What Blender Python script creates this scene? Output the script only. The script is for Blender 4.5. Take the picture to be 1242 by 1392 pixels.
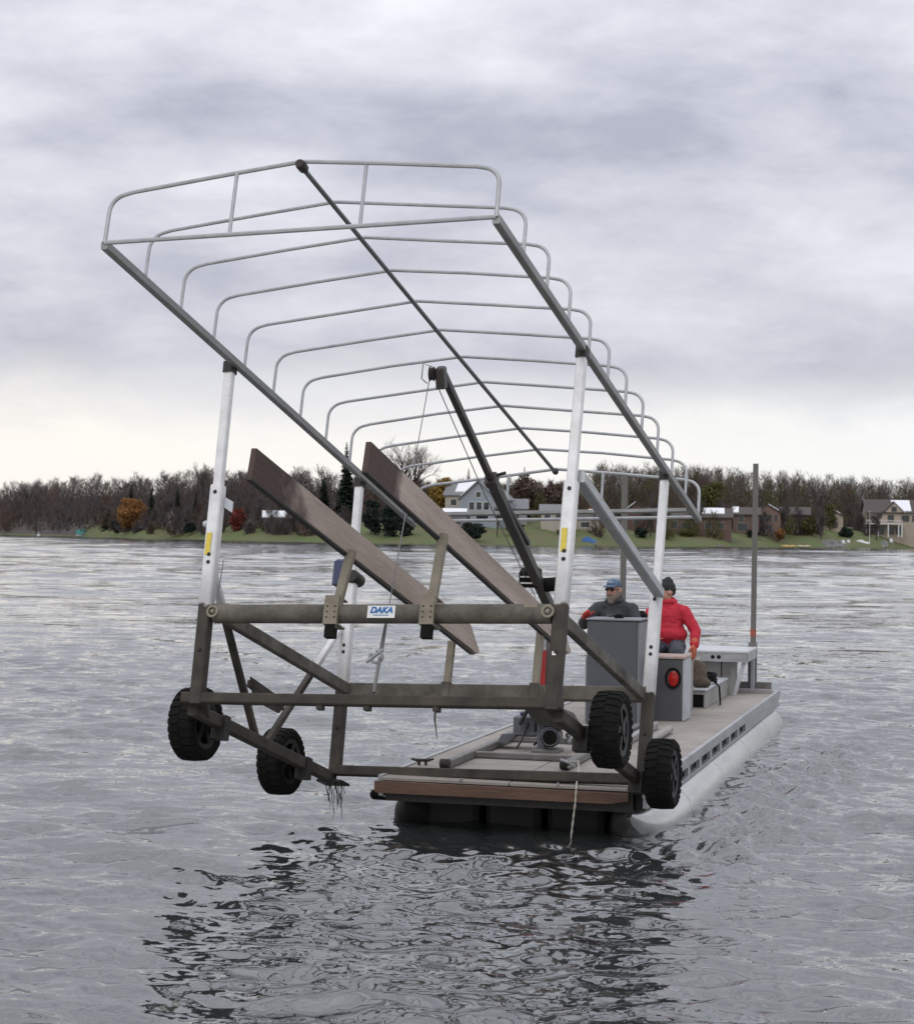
import bpy, bmesh, math, random
import numpy as np
from mathutils import Vector, Matrix, Euler

for o in list(bpy.data.objects): bpy.data.objects.remove(o)
SC = bpy.context.scene
COL = SC.collection
R = math.radians

# ------------------------------------------------------------------ camera
CAM_H = 2.46
ROLL, PITCH = 0.0138, math.atan(31.5/2700)
cd = bpy.data.cameras.new('camera'); cam = bpy.data.objects.new('camera', cd); COL.objects.link(cam)
cd.sensor_fit = 'HORIZONTAL'; cd.sensor_width = 36; cd.lens = 36*2700/1242
cd.clip_start = 0.1; cd.clip_end = 20000
cd.dof.use_dof = True; cd.dof.focus_distance = 17.5; cd.dof.aperture_fstop = 9.0
_f = Vector((0, math.cos(PITCH), math.sin(PITCH))); _r = Vector((1, 0, 0)); _u = _r.cross(_f)
_R = _r*math.cos(ROLL)+_u*math.sin(ROLL); _U = -_r*math.sin(ROLL)+_u*math.cos(ROLL)
m = Matrix((_R, _U, -_f)).transposed().to_4x4(); m.translation = (0, 0, CAM_H)
cam.matrix_world = m
SC.camera = cam

# ------------------------------------------------------------------ sky and sun (overcast)
SUN_EL, SUN_AZ = R(48), R(205)      # azimuth clockwise from +Y (view direction)
w = bpy.data.worlds.new('World'); SC.world = w; w.use_nodes = True
nt = w.node_tree; N = nt.nodes; L = nt.links; N.clear()
def nd(t, **k):
    n = N.new(t)
    for a, b in k.items(): setattr(n, a, b)
    return n
def mth(op, a, b=None, c=None, clamp=False):
    n = nd('ShaderNodeMath', operation=op); n.use_clamp = clamp
    for i, v in enumerate((a, b, c)):
        if v is None: continue
        if isinstance(v, (int, float)): n.inputs[i].default_value = v
        else: L.new(v, n.inputs[i])
    return n.outputs[0]
def mixc(f, a, b):
    n = nd('ShaderNodeMix', data_type='RGBA'); n.clamp_factor = True
    for s, v in ((n.inputs[0], f), (n.inputs[6], a), (n.inputs[7], b)):
        if isinstance(v, (int, float)): s.default_value = v
        elif isinstance(v, tuple): s.default_value = (*v, 1)
        else: L.new(v, s)
    return n.outputs[2]
sky = nd('ShaderNodeTexSky', sky_type='NISHITA'); sky.sun_disc = False
sky.sun_elevation = SUN_EL; sky.sun_rotation = SUN_AZ
tc = nd('ShaderNodeTexCoord'); sep = nd('ShaderNodeSeparateXYZ'); L.new(tc.outputs['Generated'], sep.inputs[0])
def noise(sx, sy, sz, scale, detail, rough, off=0.0, dist=0.0):
    mp = nd('ShaderNodeMapping'); mp.inputs['Scale'].default_value = (sx, sy, sz); mp.inputs['Location'].default_value = (off, off*1.7, off*.6)
    L.new(tc.outputs['Generated'], mp.inputs[0])
    n = nd('ShaderNodeTexNoise'); n.inputs['Scale'].default_value = scale; n.inputs['Detail'].default_value = detail
    n.inputs['Roughness'].default_value = rough; n.inputs['Distortion'].default_value = dist
    L.new(mp.outputs[0], n.inputs['Vector']); return n.outputs['Fac']
n1 = noise(1, 1, 3.4, 5.0, 6, .52, 3.1, .2)       # broad banks of stratus
n2 = noise(1, 1, 2.4, 11, 8, .62, 7.7, .15)         # smaller ragged edges
cl = mth('ADD', mth('MULTIPLY', n1, .60), mth('MULTIPLY', n2, .40))
cl = mth('MULTIPLY_ADD', mth('SUBTRACT', cl, .5), 3.3, .52, True)
grey = mixc(cl, (.375, .385, .460), (.715, .722, .765))
# brighter strip of open sky low over the horizon, thinner cloud overhead
ze = sep.outputs['Z']
hz = mth('SUBTRACT', 1.0, mth('DIVIDE', mth('ADD', ze, mth('MULTIPLY', mth('SUBTRACT', n2, .5), .07)), .088), None, True)
hz = mth('SMOOTH_MIN', mth('MULTIPLY', hz, 2.2), 1.0, .3, True)
warm = mixc(mth('MULTIPLY_ADD', sep.outputs['X'], -1.6, .55, True), (.80, .81, .82), (.875, .83, .775))
colr = mixc(hz, grey, warm)
zen = mth('MULTIPLY_ADD', mth('MAXIMUM', mth('SUBTRACT', ze, .12), 0.0), 1.05, 1.0)   # overcast: brighter overhead than low down
bg1 = nd('ShaderNodeBackground'); L.new(sky.outputs[0], bg1.inputs[0]); bg1.inputs[1].default_value = .08
bg2 = nd('ShaderNodeBackground'); L.new(colr, bg2.inputs[0]); L.new(zen, bg2.inputs[1])
mx = nd('ShaderNodeMixShader'); mx.inputs[0].default_value = .95
L.new(bg1.outputs[0], mx.inputs[1]); L.new(bg2.outputs[0], mx.inputs[2])
out = nd('ShaderNodeOutputWorld'); L.new(mx.outputs[0], out.inputs[0])

sd = bpy.data.lights.new('sun', 'SUN'); sd.energy = 0.6; sd.angle = R(25); sd.color = (1, .97, .93)
so = bpy.data.objects.new('sun', sd); COL.objects.link(so)
_d = Vector((math.sin(SUN_AZ)*math.cos(SUN_EL), math.cos(SUN_AZ)*math.cos(SUN_EL), math.sin(SUN_EL)))
so.rotation_euler = _d.to_track_quat('Z', 'Y').to_euler(); so.location = _d*60

SC.render.engine = 'CYCLES'
SC.view_settings.view_transform = 'Standard'; SC.view_settings.look = 'None'
SC.view_settings.exposure = 0.26; SC.view_settings.gamma = 1; SC.view_settings.use_curve_mapping = False

# ------------------------------------------------------------------ materials
MATS = {}
def mat(name, col, rough=.6, metal=0., col2=None, nscale=6., bump=0., bscale=None, spec=.5, emit=None, stretch=(1, 1, 1), coords='Object', contrast=1.6):
    if name in MATS: return MATS[name]
    M = bpy.data.materials.new(name); M.use_nodes = True; t = M.node_tree
    b = t.nodes['Principled BSDF']; b.inputs['Roughness'].default_value = rough; b.inputs['Metallic'].default_value = metal
    b.inputs['Specular IOR Level'].default_value = spec
    b.inputs['Base Color'].default_value = (*col, 1)
    tcn = t.nodes.new('ShaderNodeTexCoord'); mp = t.nodes.new('ShaderNodeMapping'); mp.inputs['Scale'].default_value = stretch
    t.links.new(tcn.outputs[coords], mp.inputs[0])
    if col2 is None: col2 = tuple(c*.72 for c in col)
    n = t.nodes.new('ShaderNodeTexNoise'); n.inputs['Scale'].default_value = nscale; n.inputs['Detail'].default_value = 6; n.inputs['Roughness'].default_value = .62
    t.links.new(mp.outputs[0], n.inputs['Vector'])
    mr = t.nodes.new('ShaderNodeMapRange'); mr.inputs[1].default_value = .5-.5/contrast*.8; mr.inputs[2].default_value = .5+.5/contrast*.8
    t.links.new(n.outputs['Fac'], mr.inputs[0])
    mc = t.nodes.new('ShaderNodeMix'); mc.data_type = 'RGBA'; mc.inputs[6].default_value = (*col, 1); mc.inputs[7].default_value = (*col2, 1)
    t.links.new(mr.outputs[0], mc.inputs[0]); t.links.new(mc.outputs[2], b.inputs['Base Color'])
    if bump:
        n2 = t.nodes.new('ShaderNodeTexNoise'); n2.inputs['Scale'].default_value = bscale or nscale*4; n2.inputs['Detail'].default_value = 5
        t.links.new(mp.outputs[0], n2.inputs['Vector'])
        bn = t.nodes.new('ShaderNodeBump'); bn.inputs['Strength'].default_value = bump; bn.inputs['Distance'].default_value = .02
        t.links.new(n2.outputs['Fac'], bn.inputs['Height']); t.links.new(bn.outputs[0], b.inputs['Normal'])
    if emit:
        b.inputs['Emission Color'].default_value = (*emit[:3], 1); b.inputs['Emission Strength'].default_value = emit[3]
    MATS[name] = M; return M

def stained(name, col, rough, metal, line, edge=.05, lo=(.013, .011, .008), hi=(.068, .057, .043)):
    """aluminium that stood in the lake: algae stain below the old waterline (lift-local z = line)"""
    M = mat(name, col, rough, metal, nscale=9, bump=.08, bscale=60); t = M.node_tree; b = t.nodes['Principled BSDF']
    base = b.inputs['Base Color'].links[0].from_socket
    tcn = t.nodes.new('ShaderNodeTexCoord'); sp = t.nodes.new('ShaderNodeSeparateXYZ'); t.links.new(tcn.outputs['Object'], sp.inputs[0])
    n = t.nodes.new('ShaderNodeTexNoise'); n.inputs['Scale'].default_value = 14; n.inputs['Detail'].default_value = 5; t.links.new(tcn.outputs['Object'], n.inputs['Vector'])
    def mt(op, a, bb):
        q = t.nodes.new('ShaderNodeMath'); q.operation = op
        for i, v in enumerate((a, bb)):
            if isinstance(v, (int, float)): q.inputs[i].default_value = v
            else: t.links.new(v, q.inputs[i])
        return q.outputs[0]
    z = mt('ADD', sp.outputs['Z'], mt('MULTIPLY', mt('SUBTRACT', n.outputs['Fac'], .5), .12))
    def rng(lo, hi, a, bq):
        r = t.nodes.new('ShaderNodeMapRange'); r.interpolation_type = 'SMOOTHSTEP'
        for i, v in enumerate((lo, hi, a, bq)): r.inputs[i+1].default_value = v
        t.links.new(z, r.inputs[0]); return r.outputs[0]
    hard = rng(line-edge*.4, line+edge*.4, 1, 0); soft = rng(line, line+.42, .38, 0)
    s = mt('MAXIMUM', hard, soft)
    n3 = t.nodes.new('ShaderNodeTexNoise'); n3.inputs['Scale'].default_value = 3.2; n3.inputs['Detail'].default_value = 7; n3.inputs['Roughness'].default_value = .7
    t.links.new(tcn.outputs['Object'], n3.inputs['Vector'])
    al = t.nodes.new('ShaderNodeMix'); al.data_type = 'RGBA'; al.inputs[6].default_value = (*lo, 1); al.inputs[7].default_value = (*hi, 1)
    mrr = t.nodes.new('ShaderNodeMapRange'); mrr.inputs[1].default_value = .3; mrr.inputs[2].default_value = .7; t.links.new(n3.outputs['Fac'], mrr.inputs[0])
    t.links.new(mrr.outputs[0], al.inputs[0])
    mc = t.nodes.new('ShaderNodeMix'); mc.data_type = 'RGBA'; t.links.new(s, mc.inputs[0]); t.links.new(base, mc.inputs[6]); t.links.new(al.outputs[2], mc.inputs[7])
    t.links.new(mc.outputs[2], b.inputs['Base Color'])
    t.links.new(mt('MULTIPLY', mt('SUBTRACT', 1., s), metal), b.inputs['Metallic'])
    t.links.new(mt('ADD', mt('MULTIPLY', s, .35), rough), b.inputs['Roughness'])
    return M

ALU = stained('lift_aluminium', (.74, .74, .73), .42, .25, .70)
ALUG = stained('brace_aluminium', (.40, .42, .43), .45, .4, .70)
STAIN = stained('stained_aluminium', (.3, .28, .24), .5, .1, 9., .05, (.028, .025, .019), (.165, .150, .122))
STAIND = stained('wet_stained_metal', (.3, .28, .24), .45, .0, 9., .05, (.012, .010, .007), (.070, .058, .043))
GALV = mat('galvanised', (.40, .41, .42), .45, .4, (.27, .28, .29), 10)
RAIL = mat('canopy_rail_metal', (.25, .255, .25), .48, .4, (.15, .15, .145), 8, stretch=(1, .3, 1))
RIDGE = mat('ridge_metal', (.15, .15, .16), .5, .4, (.10, .10, .10), 8)
TAN = mat('bracket_tan', (.27, .24, .18), .65, .1, (.15, .13, .095), 9, .1)
WOOD = mat('bunk_wood', (.50, .42, .36), .8, 0, (.27, .21, .172), 2.0, .35, 18, stretch=(3, .35, 3))
PLANK = mat('front_board_wood', (.165, .092, .062), .8, 0, (.070, .040, .028), 3, .3, 25, stretch=(.5, 3, 3))
RUBBER = mat('black_plastic', (.005, .005, .005), .8, 0, (.014, .013, .011), 7, .15, 40, spec=.12)
RIMM = mat('rim_plastic', (.020, .021, .023), .5, 0, (.012, .012, .013), 9, spec=.3)
DARK = mat('dark_steel', (.020, .018, .017), .55, .1, (.042, .036, .031), 12, .1, spec=.3)
BOOM = mat('boom_steel', (.018, .016, .016), .5, .1, (.045, .036, .032), 7, .1)
DECK = mat('deck_sheet', (.37, .34, .30), .8, 0, (.20, .18, .155), 1.6, .15, 60, contrast=1.3)
ALUD = mat('barge_aluminium', (.46, .47, .48), .42, .45, (.27, .275, .275), 4, .08, stretch=(1, .5, 3))
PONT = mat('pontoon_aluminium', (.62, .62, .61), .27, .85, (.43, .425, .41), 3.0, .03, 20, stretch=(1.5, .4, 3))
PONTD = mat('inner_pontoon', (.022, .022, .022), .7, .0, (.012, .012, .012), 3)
STEELG = mat('grey_steel', (.22, .215, .205), .55, .3, (.13, .12, .11), 8, .1)
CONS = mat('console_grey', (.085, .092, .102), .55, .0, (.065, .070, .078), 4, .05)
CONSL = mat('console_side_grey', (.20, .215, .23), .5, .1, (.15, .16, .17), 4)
BOXM = mat('box_dark_grey', (.088, .090, .093), .55, 0, (.062, .064, .066), 5, .05)
PALE = mat('pale_alu_trim', (.52, .54, .57), .45, .2, (.38, .39, .41), 6)
WHITE = mat('white_top', (.56, .57, .59), .45, .0, (.42, .43, .44), 5)
BLOCK = mat('weathered_grey', (.36, .35, .335), .8, 0, (.24, .23, .22), 6, .15, 40)
HYD = mat('hydraulic_grey', (.15, .16, .18), .5, .2, (.09, .095, .105), 8)
REDM = mat('red_paint', (.45, .02, .02), .4, 0, (.28, .02, .02), 6)
LAMP = mat('red_lens', (.42, .008, .008), .12, 0, (.18, .004, .004), 22, emit=(1, .03, .02, .05))
YEL = mat('yellow_label', (.72, .56, .05), .5, 0, (.55, .42, .05), 30)
WLAB = mat('white_label', (.78, .78, .76), .5, 0, (.68, .68, .66), 20)
BLUL = mat('blue_print', (.012, .15, .42), .5)
BLUB = mat('navy_plastic', (.018, .03, .085), .45, 0, (.03, .04, .09), 6)
CABLE = mat('wire_rope', (.24, .24, .245), .45, .6, (.14, .14, .14), 60)
ROPE = mat('pale_rope', (.62, .58, .50), .85, 0, (.30, .28, .24), 70, .3)
WEED = mat('lake_weed', (.030, .028, .018), .7, 0, (.05, .045, .025), 20)
SPUD = mat('spud_pole', (.15, .145, .135), .6, .2, (.12, .115, .10), 6, .1, stretch=(1, 1, .3))
ORANGE = mat('rusty_band', (.34, .09, .05), .6, 0, (.2, .06, .04), 12)
SKIN = mat('skin', (.50, .27, .20), .55, 0, (.43, .21, .15), 14)
BEARD = mat('grey_beard', (.25, .205, .17), .9, 0, (.14, .11, .09), 60, .5, 120)
JACK = mat('charcoal_jacket', (.028, .030, .034), .85, 0, (.045, .048, .053), 6, .4, 14)
HOOD = mat('red_hoodie', (.52, .022, .042), .85, 0, (.38, .013, .028), 5, 1., 11)
JEANS = mat('dark_trousers', (.042, .048, .060), .85, 0, (.065, .074, .09), 6, .4, 14)
BEAN = mat('black_knit', (.018, .020, .021), .95, 0, (.03, .033, .034), 40, .5, 80)
CAPB = mat('blue_cap', (.095, .15, .22), .8, 0, (.065, .105, .165), 12, .2)
CAPW = mat('cap_front', (.24, .30, .38), .8)
GLASS = mat('sunglass', (.012, .01, .01), .15)
BOOT = mat('boot_leather', (.03, .025, .02), .6)
GLOVE = mat('orange_glove', (.56, .13, .05), .75, 0, (.42, .10, .05), 20, .3)
REDGL = mat('red_glove', (.52, .05, .04), .75, 0, (.40, .04, .03), 20, .3)
BURLAP = mat('burlap', (.13, .098, .072), .95, 0, (.07, .052, .04), 14, .5, 40)
CUSH = mat('worn_cushion', (.42, .38, .36), .8, 0, (.34, .19, .15), 9, .2)

def dark_end():
    t = WOOD.node_tree; b = t.nodes['Principled BSDF']; base = b.inputs['Base Color'].links[0].from_socket
    tcn = t.nodes.new('ShaderNodeTexCoord'); sp = t.nodes.new('ShaderNodeSeparateXYZ'); t.links.new(tcn.outputs['Object'], sp.inputs[0])
    n = t.nodes.new('ShaderNodeTexNoise'); n.inputs['Scale'].default_value = 3; t.links.new(tcn.outputs['Object'], n.inputs['Vector'])
    a = t.nodes.new('ShaderNodeMath'); a.operation = 'MULTIPLY_ADD'; a.inputs[1].default_value = 1.2; t.links.new(n.outputs['Fac'], a.inputs[0]); t.links.new(sp.outputs['Y'], a.inputs[2])
    r = t.nodes.new('ShaderNodeMapRange'); r.inputs[1].default_value = -.55; r.inputs[2].default_value = -.25; r.inputs[3].default_value = 1; r.inputs[4].default_value = 0; t.links.new(a.outputs[0], r.inputs[0])
    mc = t.nodes.new('ShaderNodeMix'); mc.data_type = 'RGBA'; mc.inputs[7].default_value = (.060, .038, .029, 1); t.links.new(r.outputs[0], mc.inputs[0]); t.links.new(base, mc.inputs[6]); t.links.new(mc.outputs[2], b.inputs['Base Color'])
dark_end()

# ------------------------------------------------------------------ mesh helpers
class MB:
    def __init__(s): s.v = []; s.f = []; s.mi = []
    def add(s, vs, fs, mi=0):
        b = len(s.v); s.v += [tuple(v) for v in vs]; s.f += [tuple(i+b for i in f) for f in fs]; s.mi += [mi]*len(fs); return s
    def box(s, lo, hi, mi=0):
        x0, y0, z0 = lo; x1, y1, z1 = hi
        return s.add([(x0,y0,z0),(x1,y0,z0),(x1,y1,z0),(x0,y1,z0),(x0,y0,z1),(x1,y0,z1),(x1,y1,z1),(x0,y1,z1)],
              [(3,2,1,0),(4,5,6,7),(0,1,5,4),(1,2,6,5),(2,3,7,6),(3,0,4,7)], mi)
    def cbox(s, lo, hi, c=.01, mi=0):
        """box with chamfered vertical edges and top edges"""
        x0, y0, z0 = lo; x1, y1, z1 = hi
        ring = lambda d, z: [(x0+c+0*d, y0+d, z), (x1-c, y0+d, z), (x1-d, y0+c, z), (x1-d, y1-c, z), (x1-c, y1-d, z), (x0+c, y1-d, z), (x0+d, y1-c, z), (x0+d, y0+c, z)]
        r0 = ring(0, z0); r1 = ring(0, z1-c)
        r2 = [(x0+c*1.6, y0+c, z1), (x1-c*1.6, y0+c, z1), (x1-c, y0+c*1.6, z1), (x1-c, y1-c*1.6, z1), (x1-c*1.6, y1-c, z1), (x0+c*1.6, y1-c, z1), (x0+c, y1-c*1.6, z1), (x0+c, y0+c*1.6, z1)]
        vs = r0+r1+r2; fs = [tuple(range(7, -1, -1)), tuple(range(16, 24))]
        for k in range(2):
            for i in range(8):
                j = (i+1) % 8; fs.append((k*8+i, k*8+j, k*8+8+j, k*8+8+i))
        return s.add(vs, fs, mi)
    def bar(s, p0, p1, w, h=None, up=(0, 0, 1), ch=.12, mi=0):
        """rectangular tube with small chamfers along its length"""
        h = h or w; p0 = Vector(p0); p1 = Vector(p1); d = (p1-p0).normalized(); up = Vector(up)
        x = d.cross(up)
        if x.length < 1e-4: x = d.cross(Vector((1, 0, 0)))
        x.normalize(); y = x.cross(d).normalized(); c = min(w, h)*ch
        pr = [(-w/2+c,-h/2),(w/2-c,-h/2),(w/2,-h/2+c),(w/2,h/2-c),(w/2-c,h/2),(-w/2+c,h/2),(-w/2,h/2-c),(-w/2,-h/2+c)]
        vs = [p+x*a+y*b for p in (p0, p1) for a, b in pr]
        fs = [tuple(range(7, -1, -1)), tuple(range(8, 16))]+[(i, (i+1) % 8, 8+(i+1) % 8, 8+i) for i in range(8)]
        return s.add(vs, fs, mi)
    def tube(s, pts, r, seg=10, caps=True, mi=0):
        pts = [Vector(p) for p in pts]; n = len(pts); rr = r if isinstance(r, (list, tuple)) else [r]*n
        prev = None; vs = []
        for i, p in enumerate(pts):
            d = (pts[min(i+1, n-1)]-pts[max(i-1, 0)])
            d = d.normalized() if d.length > 1e-9 else Vector((0, 0, 1))
            if prev is None: x = d.orthogonal().normalized()
            else:
                x = prev-d*prev.dot(d); x = x.normalized() if x.length > 1e-6 else d.orthogonal().normalized()
            prev = x; y = d.cross(x)
            for k in range(seg):
                a = 2*math.pi*k/seg; vs.append(p+(x*math.cos(a)+y*math.sin(a))*rr[i])
        fs = []
        for i in range(n-1):
            for k in range(seg):
                k2 = (k+1) % seg; fs.append((i*seg+k, i*seg+k2, (i+1)*seg+k2, (i+1)*seg+k))
        if caps: fs += [tuple(range(seg-1, -1, -1)), tuple(range((n-1)*seg, n*seg))]
        return s.add(vs, fs, mi)
    def lathe(s, prof, c, ax, seg=24, closed=False, mi=0):
        c = Vector(c); ax = Vector(ax).normalized(); x = ax.orthogonal().normalized(); y = ax.cross(x); vs = []; n = len(prof)
        for (r, h) in prof:
            for k in range(seg):
                a = 2*math.pi*k/seg; vs.append(c+ax*h+(x*math.cos(a)+y*math.sin(a))*max(r, 1e-4))
        fs = []
        for i in range(n if closed else n-1):
            for k in range(seg):
                k2 = (k+1) % seg; j = (i+1) % n; fs.append((i*seg+k, i*seg+k2, j*seg+k2, j*seg+k))
        if not closed: fs += [tuple(range(seg-1, -1, -1)), tuple(range((n-1)*seg, n*seg))]
        return s.add(vs, fs, mi)
    def ell(s, c, r, rot=None, seg=16, rings=10, mi=0):
        c = Vector(c); r = r if isinstance(r, (tuple, list)) else (r, r, r); vs = []; fs = []
        for i in range(rings+1):
            th = math.pi*i/rings
            for k in range(seg):
                a = 2*math.pi*k/seg; p = Vector((r[0]*math.sin(th)*math.cos(a), r[1]*math.sin(th)*math.sin(a), r[2]*math.cos(th)))
                if rot is not None: p = rot @ p
                vs.append(c+p)
        for i in range(rings):
            for k in range(seg):
                k2 = (k+1) % seg; fs.append((i*seg+k, (i+1)*seg+k, (i+1)*seg+k2, i*seg+k2))
        return s.add(vs, fs, mi)
    def cap(s, p0, p1, r0, r1, seg=12):
        """tapered capsule"""
        p0 = Vector(p0); p1 = Vector(p1); s.tube([p0, p1], [r0, r1], seg); s.ell(p0, r0, seg=12, rings=8); s.ell(p1, r1, seg=12, rings=8); return s
    def prism(s, poly, d, mi=0):
        """polygon (list of 3-D points) extruded by d"""
        d = Vector(d); n = len(poly); vs = [Vector(p) for p in poly]+[Vector(p)+d for p in poly]
        return s.add(vs, [tuple(range(n-1, -1, -1)), tuple(range(n, 2*n))]+[(i, (i+1) % n, n+(i+1) % n, n+i) for i in range(n)], mi)
    def build(s, name, mats, parent=None, smooth=False, recalc=True):
        me = bpy.data.meshes.new(name); me.from_pydata([tuple(v) for v in s.v], [], s.f); 
        mats = mats if isinstance(mats, (list, tuple)) else [mats]
        for mm in mats: me.materials.append(mm)
        if len(mats) > 1: me.polygons.foreach_set('material_index', s.mi)
        if recalc:
            bm = bmesh.new(); bm.from_mesh(me); bmesh.ops.recalc_face_normals(bm, faces=bm.faces); bm.to_mesh(me); bm.free()
        if smooth:
            me.polygons.foreach_set('use_smooth', [True]*len(me.polygons)); 
            try: me.set_sharp_from_angle(angle=R(40))
            except Exception: pass
        o = bpy.data.objects.new(name, me); COL.objects.link(o)
        if parent: o.parent = parent
        return o

def tag(o, label, cat=None, group=None, kind=None):
    if label: o['label'] = label
    if cat: o['category'] = cat
    if group: o['group'] = group
    if kind: o['kind'] = kind
    return o
def empty(name, mw=None, parent=None):
    o = bpy.data.objects.new(name, None); COL.objects.link(o); o.empty_display_size = .2
    if mw is not None: o.matrix_world = mw
    if parent: o.parent = parent
    return o
def copy_tree(o, parent=None):
    c = o.copy(); COL.objects.link(c); c.parent = parent
    for ch in list(o.children): copy_tree(ch, c)
    return c
from mathutils import noise as mnoise
def wrinkle(o, amp, sc):
    me = o.data; ns = [v.normal.copy() for v in me.vertices]
    for v, n in zip(me.vertices, ns):
        c = v.co; q = Vector((c.x*sc, c.y*sc, c.z*sc*1.9))
        a = mnoise.noise(q+mnoise.noise_vector(q*.6)*1.2); b_ = mnoise.noise(q*2.3+Vector((5, 3, 1)))
        v.co = c+n*(amp*(1-abs(a)*2.4)*.8+amp*.45*b_)
    me.update()
def remeshed(mb, name, ma, parent, voxel=.012, smooth=4):
    """fuse overlapping volumes into one continuous skin"""
    o = mb.build(name, ma, None, False, True)
    mo = o.modifiers.new('r', 'REMESH'); mo.mode = 'VOXEL'; mo.voxel_size = voxel; mo.use_smooth_shade = True
    sm = o.modifiers.new('s', 'SMOOTH'); sm.iterations = smooth; sm.factor = .5
    dg = bpy.context.evaluated_depsgraph_get(); me = bpy.data.meshes.new_from_object(o.evaluated_get(dg), depsgraph=dg)
    o.modifiers.clear(); old = o.data; o.data = me; bpy.data.meshes.remove(old); me.name = name
    if not me.materials: me.materials.append(ma)
    me.polygons.foreach_set('use_smooth', [True]*len(me.polygons))
    if parent: o.parent = parent
    return o

# ------------------------------------------------------------------ far shore shape (bearing px -> distance)
SH = [(-2200, 1000), (-900, 1000), (-300, 960), (0, 850), (110, 690), (150, 630), (200, 580), (300, 525), (500, 480), (640, 475), (800, 500), (980, 540), (1242, 640), (1500, 720), (2200, 800), (3600, 800)]
def shore_d(px): return float(np.interp(px, [a for a, _ in SH], [b for _, b in SH]))
TZ = [(-30, -1.2), (0, -.15), (2, .35), (12, 1.7), (30, 4.0), (60, 6.2), (120, 9.5), (250, 16), (420, 20), (800, 23), (2500, 26)]
def land_z(off): return float(np.interp(off, [a for a, _ in TZ], [b for _, b in TZ]))
def spot(px, off):
    d = shore_d(px)+off; return Vector(((px-621)/2700*d, d, land_z(off)))

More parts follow.
